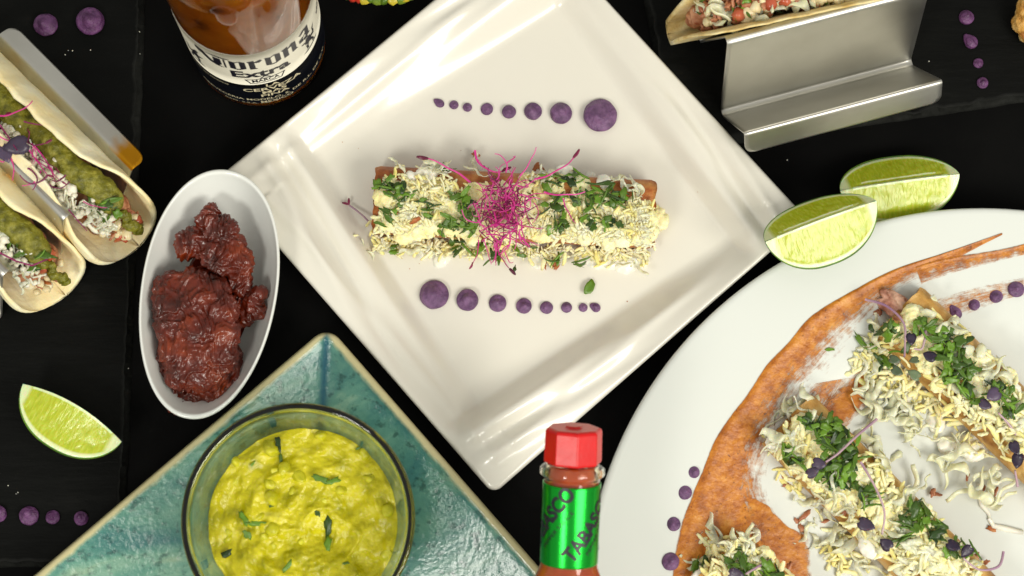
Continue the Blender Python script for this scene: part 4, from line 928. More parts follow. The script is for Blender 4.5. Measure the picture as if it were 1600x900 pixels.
# ------------------------------------------------------------------ tacos
def taco_shell(root, C, ang, Rd, b, th_max, mat, thick=1.6, wav=1.2, seed=0, turn=0.9, endp=3.0):
    """folded round tortilla; returns frame and section function"""
    du = Vector((math.cos(ang), math.sin(ang), 0)); dv = Vector((-math.sin(ang), math.cos(ang), 0))
    qs = np.linspace(0, 1, 20)
    def section(q):                                  # arc length -> (v, z), heading turns from flat past upright
        n = 24; v = z = 0; ds = abs(q) / n
        for k in range(n):
            s = (k + .5) * ds; h = min(math.pi / 2, s / b); 
            if s > b * math.pi / 2: h = math.pi / 2 + (th_max - math.pi / 2) * min(1, (s - b * math.pi / 2) / (Rd - b * math.pi / 2)) ** turn
            v += math.cos(h) * ds; z += math.sin(h) * ds
        return math.copysign(v, q), z
    nu, nv = 60, 45; V = []
    for layer in (0, 1):
        for i in range(nu):
            s = -Rd * math.cos(math.pi * i / (nu - 1)); hw = Rd * max(0, 1 - abs(s / Rd) ** endp) ** 0.5
            hw = max(hw, Rd * .02)
            for j in range(nv):
                a = 2 * j / (nv - 1) - 1; v, z = section(a * hw)
                w = wav * abs(a) ** 2 * fbm(s * .06, a * 2, seed, 1.0, 3) * 2 + 0.5 * fbm(s * .1, v * .1, seed + 4, 1, 3); 
                v2, z2 = section(a * hw * 1.02); tv, tz = v2 - v, z2 - z; l = math.hypot(tv, tz) or 1; nv_, nz_ = -tz / l, tv / l
                if a < 0: nv_, nz_ = -nv_ * -1, nz_ * -1
                # inward normal
                inn = Vector((-math.copysign(1, v) * abs(nv_), abs(nz_))) if th_max <= math.pi / 2 + 0.05 else Vector((nv_, nz_))
                if inn.y < 0 and abs(a) < .5: inn = -inn
                k = thick * (1 if layer else 0) * (1 - 0.5 * abs(a) ** 8)
                p = C + du * s + dv * (v + w + inn.x * k) + Vector((0, 0, z + inn.y * k + 0.4 * w))
                V.append(tuple(p))
    nb = nu * nv; F = grid_faces(nu, nv, flip=True) + grid_faces(nu, nv, off=nb)
    for i in range(nu - 1):
        F.append((i * nv, (i + 1) * nv, (i + 1) * nv + nb, i * nv + nb)); F.append((i * nv + nv - 1, i * nv + nv - 1 + nb, (i + 1) * nv + nv - 1 + nb, (i + 1) * nv + nv - 1))
    for j in range(nv - 1):
        F.append((j, j + nb, j + 1 + nb, j + 1)); a = (nu - 1) * nv; F.append((a + j, a + j + 1, a + j + 1 + nb, a + j + nb))
    obj('tortilla', V, F, M[mat], root)
    return du, dv

def taco_fill_piece(root, meshes, name, C, du, dv, s, v, z, rn, sc=(.8, 1.3), flatv=0.6):
    p = C + du * s + dv * v + Vector((0, 0, z)); return inst(name, rn.choice(meshes), root, p, Euler((rn.uniform(-flatv, flatv), rn.uniform(-flatv, flatv), rn.uniform(0, 6.28))).to_matrix(), rn.uniform(*sc))

CRS = [rod_mesh('cheese_crumb', M['crumb'], R.uniform(3.5, 7), R.uniform(1.0, 2.0), 1.0, 0.4, 480 + k) for k in range(6)]
SG = [chunk_mesh('salsa_lump', M['salsa_verde'], R.uniform(1.3, 2.2), 460 + k, .4) for k in range(4)]
def soft_taco(label, tip_px, ang, seed, Rd=60, b=13.0, sprouts=20):
    b = 17.5; tip = at(*tip_px); du = Vector((math.cos(ang), math.sin(ang), 0)); C = tip - du * Rd; C.z = Zt + 0.8
    root = thing('taco', label, 'taco', C); rn = random.Random(seed)
    du, dv = taco_shell(root, C, ang, Rd, b, 2.32, 'soft_tortilla', seed=seed, thick=2.7, wav=1.5, turn=1.3, endp=2.6)
    top = lambda s: 10 + 26 * max(0, 1 - abs(s / (Rd * 1.0)) ** 3) ** .5
    def T(s, v, z): return tuple(C + du * s + dv * v + Vector((0, 0, z)))
    blob('filling_bed', [(T(s, 0, top(s) * 0.5), (8, 11.0, top(s) * 0.36), (0, 0, ang)) for s in range(-44, 48, 8)], M['meat'], root, 1.1, lambda x, y, z: 1.2 * fbm(x, y, z, .2, 3))
    blob('green_salsa', [(T(s, 3.4 + 1.5 * math.sin(s * .2), top(s) + 0.5), (7, 6.2, 4), (0, 0, ang)) for s in range(-36, 46, 5)] , M['salsa_verde'], root, 0.6,
         lambda x, y, z: 1.0 * fbm(x, y, z, .35, 5))
    # white crumbled cheese along the near side
    for k in range(380):
        s = rn.uniform(-40, 54); v = rn.gauss(-6.0, 3.0) + (0 if s < 40 else 2); z = top(s) + rn.uniform(-1, 4) - 0.05 * abs(v + 6) ** 1.5
        if rn.random() < 0.72: taco_fill_piece(root, CR if rn.random() < .6 else CAB[:0] + CRS, 'cheese_crumb', C, du, dv, s, v, z, rn, (0.5, 1.25))
    for k in range(44):
        taco_fill_piece(root, CAB, 'cabbage_strip', C, du, dv, rn.uniform(-30, 56), rn.gauss(-6, 2.4), top(30) + rn.uniform(0, 5) - 1, rn, (.35, .6), .4)
    for k in range(46):
        s_ = rn.uniform(36, 57); taco_fill_piece(root, rn.choice([ON, ON, MT, MT, TM, BR]), 'filling_piece', C, du, dv, s_, rn.uniform(-8, 8), 0.62 * top(s_) + rn.uniform(-1, 4) * (1 if s_ < 50 else .4) + 1, rn, (.7, 1.25))
    for k in range(16):                               # salsa streak running out over the open end
        s_ = 44 + k * 0.95; taco_fill_piece(root, SG, 'salsa_lump', C, du, dv, s_, 3.5 + 1.2 * math.sin(k), 0.72 * top(s_) + 3, rn, (.9, 1.4))
    for k in range(14): taco_fill_piece(root, HB, 'cilantro_piece', C, du, dv, rn.uniform(30, 52), rn.uniform(-3, 7), top(42) + rn.uniform(2, 4), rn, (.7, 1.2), .3)
    return root, C, du, dv, top
angT = angL
tA, CA, duA, dvA, topA = soft_taco('larger left taco with green salsa, white cheese and magenta sprouts', (214, 380, 14), angT + 0.02, 5)
tB, CB, duB, dvB, topB = soft_taco('lower left taco cut by the picture edge, with green salsa and crumbled white cheese', (98, 458, 14), angT - 0.06, 9)
rn = random.Random(77)
tf = thing('microgreen_tuft', 'magenta and purple sprouts strewn over the larger left taco', 'microgreens', at(60, 230, 45))
for k in range(26):
    x, y = rn.gauss(40, 34), 0; y = 235 + (x - 40) * 0.9 + rn.gauss(0, 22)
    sprout_piece(tf, rn.choice(MS), at(x, y, 50 + rn.uniform(-2, 5)), -0.9 + rn.gauss(0, .6), rn.uniform(-.1, .1), rn, RL, .4, rn.uniform(.6, 1.2), rn.uniform(0, 6.28))
for (x, y, a, s) in ((25, 228, 0.3, 1.5), (8, 240, 2.0, 1.2)):
    inst('sprout_leaf', PL[1], tf, at(x, y, 56), Euler((0.2, 0.1, a)).to_matrix(), s)
v, f = tube([at(*p) for p in ((0, 395, 50), (25, 408, 52), (50, 415, 52), (74, 405 + 0, 50))], 0.4, 6)
ls = thing('loose_sprout', 'single thin magenta sprout lying across the lower left taco', 'sprout', at(30, 405, 48)); obj('stem', v, f, M['magenta_dark'], ls)

# right taco, corn tortilla lying open in the second trough
Cr = at(1237, 35, 0); Cr = Cr + Vector((-math.sin(angR), math.cos(angR), 0)) * 8; _dq = Vector((-math.sin(angR), math.cos(angR), 0)); _du = Vector((math.cos(angR), math.sin(angR), 0)); Cr = lipL + _dq * 54.5 + _du * 44; Cr.z = Zt + 9.5
tR = thing('taco', 'open corn tortilla taco with meat and chopped salsa in the upper right steel holder', 'taco', Cr)
RdR = 59.0
duR, dvR = taco_shell(tR, Cr, angR - 0.05, RdR, 6.0, 1.35, 'corn_tortilla', thick=1.7, wav=0.5, seed=3, endp=12.0)
topR = lambda s: 10 + 36 * max(0, 1 - abs(s / 60.0) ** 5) ** .5
blob('meat_filling', [(tuple(Cr + duR * s + dvR * (2.2 + 0.8 * math.sin(s)) + Vector((0, 0, topR(s) * 0.62))), (7, 6.0, topR(s) * .34), (0, 0, angR)) for s in range(-46, 50, 6)], M['meat'], tR, 0.8, lambda x, y, z: 2.6 * fbm(x, y, z, .22, 5))
for k in range(330):
    s = rn.uniform(-49, 52); vv = max(-6.5, min(8, rn.gauss(0, 5))); z = topR(s) + rn.uniform(-1, 4) - .04 * vv * vv
    m_, nme = rn.choice([(ON, 'onion_piece'), (ON, 'onion_piece'), (ON, 'onion_piece'), (CAB[:3], 'cabbage_strip'), (TM, 'tomato_piece') if k % 3 == 0 else (MT, 'meat_shred'), (HB, 'cilantro_piece'), (MT, 'meat_shred'), (MT, 'meat_shred')])
    if s < -30: m_, nme = (MT, 'meat_shred') if rn.random() < .7 else (m_, nme)
    taco_fill_piece(tR, m_, nme, Cr, duR, dvR, s, vv, z, rn, (.8, 1.25), .7)

tR.rotation_euler = Matrix.Rotation(0.15, 3, duR).to_euler(); tR.location = tR.location + (dvR * 0.8 + Vector((0, 0, -2.5))) * MM   # the taco lolls against the ridge
# crispy morsel at the upper right corner
c = at(1618, 20, 14)
mr = blob('fried_morsel', [((c.x, c.y, 14), (9, 10, 8.5)), ((c.x - 5, c.y - 4, 12), (5, 5, 6)), ((c.x - 2, c.y - 9, 11), (5, 4.5, 5.5)), ((c.x + 4, c.y - 6, 13), (6, 7, 7))], M['golden'], None, 0.5, lambda x, y, z: 1.3 * fbm(x, y, z, .35, 5))
tag(mr, 'golden crisp battered morsel at the right edge of the upper right slate', 'fried food')

# ------------------------------------------------------------------ oval bowl and chipotles
bt, bb, bl, br_ = at(355, 265, 32), at(295, 655, 32), at(217, 490, 32), at(436, 420, 32)
bc = (bt + bb) / 2; bc.z = 0; bax = (bt - bb); bax.z = 0; BA = bax.length / 2; bax.normalize(); bpx = Vector((bax.y, -bax.x, 0)); BB = 28.9
prof = [(0.0, 5.5), (0.25, 5.6), (0.45, 6.6), (0.6, 9.2), (0.72, 13.5), (0.81, 18.5), (0.885, 24), (0.94, 29.2), (0.955, 31.3), (0.97, 32), (0.99, 31.7), (1.0, 30.8), (0.995, 29.5), (0.955, 26), (0.88, 18.5), (0.78, 11), (0.66, 5), (0.55, 1.5), (0.5, 0.05), (0.0, 0.05)]
V = []; n = 120
for i in range(n):
    a = 2 * math.pi * i / n; ca, sa = math.cos(a), math.sin(a)
    x = math.copysign(abs(ca) ** 0.95, ca); y = math.copysign(abs(sa) ** 0.97, sa)
    for r, z in prof:
        sx = BB * (1 + 0.05 * y); p = bc + bpx * (x * sx * max(r, .001)) + bax * (y * BA * max(r, .001)); V.append((p.x, p.y, z + 1.5 * r ** 4 * y * y * (1 if z > 20 else 0)))
bowl = obj('oval_bowl', V, grid_faces(n, len(prof), wrap_u=True, flip=False), M['bowl_porcelain'])
tag(bowl, 'small deep oval white bowl holding dark red chipotle chillies', 'bowl')
md = bowl.modifiers.new('sub', 'SUBSURF'); md.levels = 1; md.render_levels = 2
def wrinkle(amp, sc, ax=None):
    def f(x, y, z):
        r1 = 1 - abs(noise.noise(Vector((x * sc, y * sc * .7, z * sc))) * 2.2); r2 = 1 - abs(noise.noise(Vector((x * sc * 2.3 + 5, y * sc * 1.6, z * sc * 2.3))) * 2.2)
        r3 = 1 - abs(noise.noise(Vector((x * sc * 5 + 9, y * sc * 4, z * sc * 5))) * 2.2)
        w = 3.0 * noise.noise(Vector((x * .09, y * .09, z * .09 + sc))); w2 = 3.0 * noise.noise(Vector((x * .09 + 9, y * .09, z * .09)))
        q1 = 1 - min(1, abs(noise.noise(Vector((x * .26 + w, y * .09 + w2 * .4, z * .2))) * 3.4)); q2 = 1 - min(1, abs(noise.noise(Vector((x * .5 + w, y * .22 + w2, z * .4))) * 3.0))
        return amp * (r1 * 0.45 + q1 * 1.1 + q2 * 0.6 + r3 * 0.12 - 0.9)
    return f
c1 = blob('chipotle_chilli', [(at(x, y, z), (9.5, 9.5, 6.5)) for x, y, z in ((274, 456, 25), (303, 452, 26), (326, 460, 25), (272, 478, 26), (305, 478, 28), (338, 485, 27), (276, 512, 26), (308, 515, 29), (340, 520, 27), (283, 548, 26), (312, 552, 28), (336, 555, 26), (292, 578, 25), (318, 580, 25))], M['chile'], None, 0.5, wrinkle(1.2, .16))
tag(c1, 'largest chipotle chilli, a broad wrinkled slab filling the middle of the oval bowl', 'chilli')
c2 = blob('chipotle_chilli', [(at(300, 612, 17), (12, 8, 6), (0, 0, .3)), (at(276, 600, 18), (6, 10, 5)), (at(330, 605, 18), (9, 8, 6)), (at(286, 632, 19), (7, 4, 4)), (at(312, 630, 17), (7, 5, 4)), (at(358, 575, 17), (6, 10, 5)), (at(350, 545, 18), (5, 10, 6)), (at(264, 560, 19), (6, 12, 5)), (at(342, 585, 19), (5, 9, 5), (0, 0, .5))], M['chile'], None, 0.5, wrinkle(1.6, .28))
tag(c2, 'glossy dark red chipotle folds at the lower end of the oval bowl', 'chilli')
c3 = blob('chipotle_chilli', [(at(326, 343, 27), (5, 6, 5)), (at(345, 362, 27), (7, 7, 6)), (at(308, 380, 24), (9, 7, 6)), (at(292, 388, 22), (5, 5, 4)), (at(348, 398, 26), (9, 9, 7)), (at(372, 412, 24), (6, 8, 6)), (at(374, 436, 22), (5, 8, 5)), (at(378, 456, 20), (3.5, 6, 4)), (at(330, 330, 28), (4, 3, 3.5)), (at(360, 380, 25), (6, 5, 5))], M['chile'], None, 0.5, wrinkle(1.6, .27))
tag(c3, 'crooked chipotle chilli at the upper end of the oval bowl with a frayed top', 'chilli')
c4 = blob('chipotle_chilli', [(at(393, 474, 21), (5, 4.2, 4.5)), (at(405, 458, 23), (3, 3.4, 3)), (at(383, 492, 18), (4, 5, 4)), (at(402, 484, 20), (3.6, 4, 4)), (at(386, 462, 20), (2.6, 2.6, 3))], M['chile'], None, 0.5, wrinkle(1.1, .3))
tag(c4, 'smallest ragged chipotle scrap against the right wall of the oval bowl', 'chilli')

V = []
for i in range(72):
    a = 2 * math.pi * i / 72
    for r, z in ((0.01, 8.0), (0.3, 8.0), (0.5, 8.0), (0.56, 8.2), (0.57, 7.6), (0.4, 6.2), (0.01, 5.9)):
        p = bc + bpx * (math.cos(a) * BB * r) + bax * (math.sin(a) * BA * r); V.append((p.x, p.y, z))
tag(obj('adobo_sauce', V, grid_faces(72, 7, wrap_u=True, flip=True), M['adobo']), 'thin pool of dark red adobo sauce under the chillies in the oval bowl', 'sauce')

# ------------------------------------------------------------------ glass bowl of guacamole
gc = at(466, 811, 62); gc.z = 0; TZ = 7.2
prof = [(0.01, 0.0), (27, 0.0), (30, 0.6), (33, 4), (38, 18), (43, 40), (45.7, 52), (46.6, 54), (46.7, 55), (46.0, 55.8), (44.6, 55.8), (43.6, 54.8), (42.6, 50), (40, 36), (35.5, 18), (31, 8.5), (27, 5.5), (0.01, 5.0)]
v, f = lathe(prof, 128, (gc.x, gc.y, TZ)); gb = obj('glass_bowl', v, f, M['glass'])
tag(gb, 'clear round glass bowl with a dark rim, full of guacamole, on the teal plate', 'bowl')
def rin(z): return float(np.interp(z, [5.0, 5.5, 8.5, 18, 36, 50, 54.8], [0, 27, 31, 35.5, 40, 42.6, 43.6]))
GZ = 31.0
gr = thing('guacamole', 'chunky yellow green guacamole with herb flecks filling the glass bowl', 'guacamole', (gc.x, gc.y, TZ + 6))
V = []; nr, na = 90, 180
def g_h(x, y):
    r = math.hypot(x, y); e = min(1, max(0, (41.5 - r) / 4))
    rr = 1 - abs(noise.noise(Vector((x * .055 + 3, y * .07, 0))) * 2.4)
    cell = noise.voronoi(Vector((x * .16, y * .16, 1.5)))[0]; cell2 = noise.voronoi(Vector((x * .34, y * .34, 7.5)))[0]
    return e * (2.6 * rr - 1.2 + 3.4 * fbm(x, y, 2, .07, 5) + 1.5 * max(0, .55 - cell[0]) * 2 + 0.9 * max(0, .5 - cell2[0]) * 2)
for i in range(na):
    a = 2 * math.pi * i / na
    for j in range(nr):
        r = max(0.05, (rin(GZ) + 0.25) * (j / (nr - 1)) ** 0.8); x, y = r * math.cos(a), r * math.sin(a)
        V.append((gc.x + x, gc.y + y, TZ + GZ + g_h(x, y)))
    for z in (24, 16, 9, 5.6):
        r = rin(z) + .25; V.append((gc.x + r * math.cos(a), gc.y + r * math.sin(a), TZ + z))
    V.append((gc.x + .05 * math.cos(a), gc.y + .05 * math.sin(a), TZ + 5.2))
obj('guacamole_mass', V, grid_faces(na, nr + 5, wrap_u=True, flip=True), M['guac'], gr)
AV = [chunk_mesh('avocado_chunk', M['avocado'], R.uniform(1.8, 3.6), 700 + k, .16, 3, .05) for k in range(7)]
rn = random.Random(88)
for k in range(34):
    a = rn.uniform(0, 6.28); r = 38 * math.sqrt(rn.random()); x, y = r * math.cos(a), r * math.sin(a)
    inst('avocado_chunk', rn.choice(AV), gr, (gc.x + x, gc.y + y, TZ + GZ + g_h(x, y) - 1.5), Euler((rn.uniform(0, 3), rn.uniform(0, 3), rn.uniform(0, 3))).to_matrix(), (rn.uniform(.7, 1.7), rn.uniform(.7, 1.2), .8))
for (px, py, a, s) in ((435, 693, -1.3, 1.2), (438, 715, -1.5, .8), (380, 808, -1.0, 1.3), (398, 818, 0.0, 1.2), (387, 835, -.8, 1.0), (500, 748, -.4, 1.4), (520, 752, .3, 1.2), (512, 820, 1.5, 1.5), (512, 850, 1.4, 1.2), (352, 868, .6, 1.1), (450, 885, .8, 1.3), (497, 802, -.8, .7), (425, 790, .4, .6), (560, 700, .5, .6), (395, 725, 1, .5), (540, 880, .2, .6)):
    p = at(px, py, TZ + GZ + 1.5); x, y = p.x - gc.x, p.y - gc.y
    inst('herb_fleck', HB[int(px) % 10], gr, (p.x, p.y, TZ + GZ + g_h(x, y) + 0.9), Euler((rn.uniform(-.3, .3), rn.uniform(-.3, .3), a)).to_matrix(), (s, s * .7, s))

# ------------------------------------------------------------------ lime wedges
def lime(label, c, yaw, rollx, a, r, open_deg, seed, bow=1.8, pitch=0.0):
    """wedge of an ellipsoid: long axis x, core line along x at the origin, rind away from it (down before rolling)"""
    root = thing('lime_wedge', label, 'lime wedge', c, (Matrix.Rotation(yaw, 3, 'Z') @ Matrix.Rotation(pitch, 3, 'Y') @ Matrix.Rotation(rollx, 3, 'X')), 'lime wedges')
    half = math.radians(open_deg / 2)
    def R_(x): 
        t = min(1, abs(x) / a); base = r * max(0, 1 - t ** 2.3) ** 0.56
        return base + (r * 0.0)
    nx, nr_ = 70, 26
    # rind
    V = []; na_ = 30
    xs = [-a * math.cos(math.pi * i / (nx - 1)) for i in range(nx)]
    for layer in (0, 1):
        for x in xs:
            for k in range(na_):
                th = -math.pi / 2 + (2 * k / (na_ - 1) - 1) * half; rr = max(0.15, R_(x) - layer * 0.9 * 1) + (0.12 * fbm(x * .3, th * 4, seed, 1, 3) if not layer else 0)
                V.append((x * (1 if not layer else .985), rr * math.cos(th), rr * math.sin(th)))
    nb = nx * na_; F = grid_faces(nx, na_) + grid_faces(nx, na_, off=nb, flip=True)
    for i in range(nx - 1):
        F.append((i * na_, (i + 1) * na_, (i + 1) * na_ + nb, i * na_ + nb)); F.append((i * na_ + na_ - 1, i * na_ + na_ - 1 + nb, (i + 1) * na_ + na_ - 1 + nb, (i + 1) * na_ + na_ - 1))
    obj('rind', V, F, M['lime_rind'], root, local=True)
    # flesh: two cut faces meeting at the core
    for side in (-1, 1):
        V, rho, fib, pith = [], [], [], []
        th = -math.pi / 2 + side * half; ct, st_ = math.cos(th), math.sin(th)
        nrm = Vector((0, -math.sin(th) * side * 1.0, math.cos(th) * side)); 
        if nrm.z < 0: nrm = -nrm
        for x in xs:
            for j in range(nr_):
                t = j / (nr_ - 1); rr = max(.12, R_(x) - 0.75) * t
                q = math.sqrt((x / a) ** 2 + (t * R_(x) / r) ** 2) ; border = max(0.0, (R_(x) - rr)); bx = (a - abs(x))
                pw = 1 - min(1, min(border - .6, bx * 0.42) / 3.2)
                core = math.exp(-(rr / 0.9) ** 2) if abs(x) < a * .8 else 0
                slit = math.exp(-((rr - 3.0) / 0.5) ** 2) * (1 if abs(x) < a * .62 else 0) * (1 if side > 0 else 0) * .8
                pp_ = max(pw, core * .9, slit)
                d = 0.35 * fbm(x * .25, rr * .12, seed + side, 1.6, 4) * (1 - pw) + (0.25 * pw)
                d -= 0.5 * math.exp(-((rr - 1.9) / .7) ** 2) * (1 if abs(x) < a * .7 else 0) * (1 if side > 0 else 0)
                if t > .98: d = 0
                V.append((x, rr * ct + nrm.y * d, rr * st_ + nrm.z * d + bow * (1 - (x / a) ** 2) * (1 - t) ** 1.3)); rho.append(rr / r * 1.0); fib.append(x / r * 3.2 + 0.6 * side); pith.append(pp_)
        o = obj('flesh', V, grid_faces(nx, nr_, flip=(side < 0)), M['lime_flesh'], root, local=True)
        attr(o.data, 'rho', rho); attr(o.data, 'fib', fib); attr(o.data, 'pith', pith)
    return root
def lime_at(label, p1, p2, z, **kw):
    A_, B_ = at(*p1, z), at(*p2, z); c = (A_ + B_) / 2; yaw = math.atan2((B_ - A_).y, (B_ - A_).x)
    lime(label, c, yaw, kw['roll'], (B_ - A_).length / 2, kw['r'], kw['deg'], kw['seed'], pitch=kw.get('pitch', 0), bow=kw.get('bow', 1.8))
lime_at('front lime wedge resting between the square plate tip and the round plate rim', (1196, 378), (1369, 314), 42, roll=-0.28, r=19.5, deg=112, seed=1)
lime_at('rear lime wedge on the bare black table, partly behind the front wedge', (1313, 298), (1499, 272), 20, roll=-0.12, r=18.5, deg=118, seed=2)
lime_at('single lime wedge lying on the left slate below the tacos', (36, 600), (190, 690), 22, roll=-0.75, r=17.5, deg=84, seed=3, bow=5.5)

# ------------------------------------------------------------------ beer bottle
be = at(407, 72, 0); BZ = 0.05; BRAD = 29.6
bottle = thing('beer_bottle', 'clear beer bottle of amber drink with a white and black Corona Extra label', 'bottle', (be.x, be.y, 0))
def outer_r(z): return float(np.interp(z, [0, 1, 4, 9, 90, 118, 135, 150, 170, 215, 226, 228, 236, 240], [23, 26, 29.6, BRAD, BRAD, BRAD, 28.5, 22, 16.5, 13.2, 13.0, 14.6, 14.6, 13.2]))
zz = [0.0, 0.6, 2, 4, 6, 9, 14, 40, 70, 90, 105, 118, 124, 130, 135, 140, 145, 150, 156, 163, 170, 185, 200, 215, 226, 228, 232, 236, 240]
prof = [(0.01, 3.0), (14, 2.0), (20, 0.3)] + [(outer_r(z), z + .05) for z in zz] + [(outer_r(z) - 2.6, z) for z in zz[::-1] if z >= 4] + [(22, 3.2), (0.01, 3.3)]
v, f = lathe(prof, 96, (be.x, be.y, BZ)); obj('glass_body', v, f, M['bottle_glass'], bottle)
lz = [4, 6.5, 14, 40, 70, 90, 105, 118, 124, 130, 135, 140, 145, 150, 156, 163, 170, 185, 200, 222]
prof = [(0.01, 3.4), (24, 3.6)] + [(outer_r(z) - 2.5, z) for z in lz] + [(0.01, 222)]
v, f = lathe(prof, 72, (be.x, be.y, BZ)); obj('amber_drink', v, f, M['beer'], bottle)

def bez_text(s, bold=0.0, res=3):
    cu = bpy.data.curves.new('t', 'FONT'); cu.body = s; cu.size = 1; cu.offset = bold; cu.resolution_u = res; cu.align_x = 'CENTER'
    o = bpy.data.objects.new('t', cu); COL.objects.link(o); dg = bpy.context.evaluated_depsgraph_get(); dg.update()
    me = bpy.data.meshes.new_from_object(o.evaluated_get(dg)); bm = bmesh.new(); bm.from_mesh(me); bmesh.ops.triangulate(bm, faces=bm.faces)
    bmesh.ops.remove_doubles(bm, verts=bm.verts, dist=1e-5)
    V = [(v.co.x, v.co.y) for v in bm.verts]; F = [tuple(v.index for v in f.verts) for f in bm.faces]
    bm.free(); bpy.data.objects.remove(o); bpy.data.meshes.remove(me); bpy.data.curves.remove(cu); return V, F
def fit(V, width=None, height=None):
    x0, x1 = min(v[0] for v in V), max(v[0] for v in V); y0, y1 = min(v[1] for v in V), max(v[1] for v in V)
    sx = width / (x1 - x0) if width else None; sy = height / (y1 - y0) if height else sx; sx = sx or sy
    return [((v[0] - (x0 + x1) / 2) * sx, (v[1] - (y0 + y1) / 2) * sy) for v in V]
def wrap(V, F, az0, z0, r, cx, cy, maxe=1.6, rot=0.0):
    """bend flat print round an upright cylinder; az measured from straight towards the viewer side (-y), positive to the right"""
    bm = bmesh.new(); vs = [bm.verts.new((x * math.cos(rot) - y * math.sin(rot), x * math.sin(rot) + y * math.cos(rot), 0)) for x, y in V]
    for f in F:
        try: bm.faces.new([vs[i] for i in f])
        except ValueError: pass
    for _ in range(4):
        es = [e for e in bm.edges if e.calc_length() > maxe]
        if not es: break
        bmesh.ops.subdivide_edges(bm, edges=es, cuts=1); bmesh.ops.triangulate(bm, faces=bm.faces)
    bm.verts.ensure_lookup_table(); out = []
    for v in bm.verts:
        a = az0 + v.co.x / r; out.append((cx + r * math.sin(a), cy - r * math.cos(a), z0 + v.co.y))
    bm.verts.index_update(); FF = [tuple(x.index for x in f.verts) for f in bm.faces]; bm.free(); return out, FF
def band(r, z0, z1, a0, a1, cx, cy, n=80, m=4, th=0.12):
    V = []
    for rr in (r, r + th):
        for i in range(n + 1):
            a = a0 + (a1 - a0) * i / n
            for j in range(m + 1): V.append((cx + rr * math.sin(a), cy - rr * math.cos(a), z0 + (z1 - z0) * j / m))
    nb = (n + 1) * (m + 1); F = grid_faces(n + 1, m + 1, off=nb) + grid_faces(n + 1, m + 1, flip=True)
    for i in range(n):
        a = i * (m + 1); F.append((a, a + nb, a + m + 1 + nb, a + m + 1)); a += m; F.append((a, a + m + 1, a + m + 1 + nb, a + nb))
    return V, F
AZ = math.radians(12)
full = math.radians(105)
o = obj('label_band', *band(BRAD + .03, 39, 81, AZ - full, AZ + full, be.x, be.y), M['label_white'], bottle); o['label'] = 'white upper label with black lettering'
o = obj('label_band', *band(BRAD + .03, 11, 38.9, AZ - full, AZ + full, be.x, be.y), M['label_black'], bottle); o['label'] = 'black lower label with pale lettering'
def prt(name, V, F, az, z, mat, rot=0.0, lift=0.28, parent=None):
    v, f = wrap(V, F, az, z, BRAD + lift, be.x, be.y, rot=rot); return obj(name, v, f, M[mat], parent or bottle, smooth=False)
# black letter word, drawn from broad strokes
def strokes(polys):
    V, F = [], []
    for p in polys: F.append(tuple(range(len(V), len(V) + len(p)))); V += p
    return V, F
def bl(x, ch):
    w = 0.24
    if ch == 'o': return [[(x, .12), (x + w, 0), (x + w, .88), (x, 1)], [(x + .42, 0), (x + .42 + w, .12), (x + .42 + w, .88), (x + .42, 1)], [(x + w, .88), (x + w + .0, .8), (x + .42, .92), (x + .42, 1)], [(x + w, 0), (x + .42, 0), (x + .42, .1), (x + w, .1)]], .66
    if ch == 'r': return [[(x, 0), (x + w + .08, 0), (x + w, .12), (x + w, 1), (x - .08, .92), (x, .8)], [(x + w, .82), (x + .5, 1), (x + .58, .86), (x + .44, .68), (x + w, .72)]], .55
    if ch == 'n': return [[(x, 0), (x + w, 0), (x + w, 1), (x - .08, .92), (x, .8)], [(x + w, .78), (x + .46, 1), (x + .62, .9), (x + .42, .72), (x + w, .68)], [(x + .42, 0), (x + .42 + w + .08, 0), (x + .42 + w, .12), (x + .42 + w, .9), (x + .42, .84)]], .70
    if ch == 'a': return [[(x, .1), (x + w, 0), (x + w, .45), (x, .38)], [(x + .42, 0), (x + .42 + w + .1, 0), (x + .42 + w, .1), (x + .42 + w, .9), (x + .42, .96)], [(x + .04, .86), (x + .12, .72), (x + .42, .84), (x + .42, 1.0), (x + .25, 1.0)], [(x + w, .38), (x + .42, .52), (x + .42, .42), (x + w, .3)]], .68
polys = [[(-.25, 1.28), (.1, 1.12), (.38, .55), (.62, .2), (.95, -.05), (.6, .0), (.3, .22), (.05, .62), (-.12, 1.0)], [(.1, 1.12), (.7, 1.22), (1.3, 1.12), (1.1, 1.06), (.6, 1.1)],
         [(.52, .95), (.86, .95), (.86, .3), (.72, .12), (.52, .3)], [(.96, 1.0), (1.04, 1.0), (1.04, 0), (.96, .05)], [(-.25, 1.28), (-.3, 1.0), (-.12, .7), (-.02, .62), (-.16, 1.0)]]
x = 1.2
for ch in 'orona':
    p, ad = bl(x, ch); polys += p; x += ad + .14
V, F = strokes(polys); cv = fit(V, 55, 15.0)
prt('brand_word', cv, F, AZ + 0.02, 68.5, 'ink')
V, F = bez_text('Extra', 0.03); V = fit(V, 26, 9.0); prt('brand_word', V, F, AZ + 0.02, 54.5, 'ink')
V, F = bez_text('MARCA', 0.02); V = fit(V, 12, 3.6); prt('small_print', V, F, AZ + .05, 44.5, 'ink')
V, F = strokes([[(-9, 2.6), (9, 2.6), (9, 2.0), (-9, 2.0)], [(-7, -2.8), (7, -2.8), (7, -3.4), (-7, -3.4)], [(-9, 2.6), (-8.3, 2.6), (-6.4, -3.4), (-7, -3.4)], [(9, 2.6), (8.3, 2.6), (6.4, -3.4), (7, -3.4)], [(-2.5, 3), (0, 6), (2.5, 3), (1.6, 3), (0, 4.8), (-1.6, 3)]])
prt('crest_frame', V, F, AZ + .05, 44.6, 'ink')
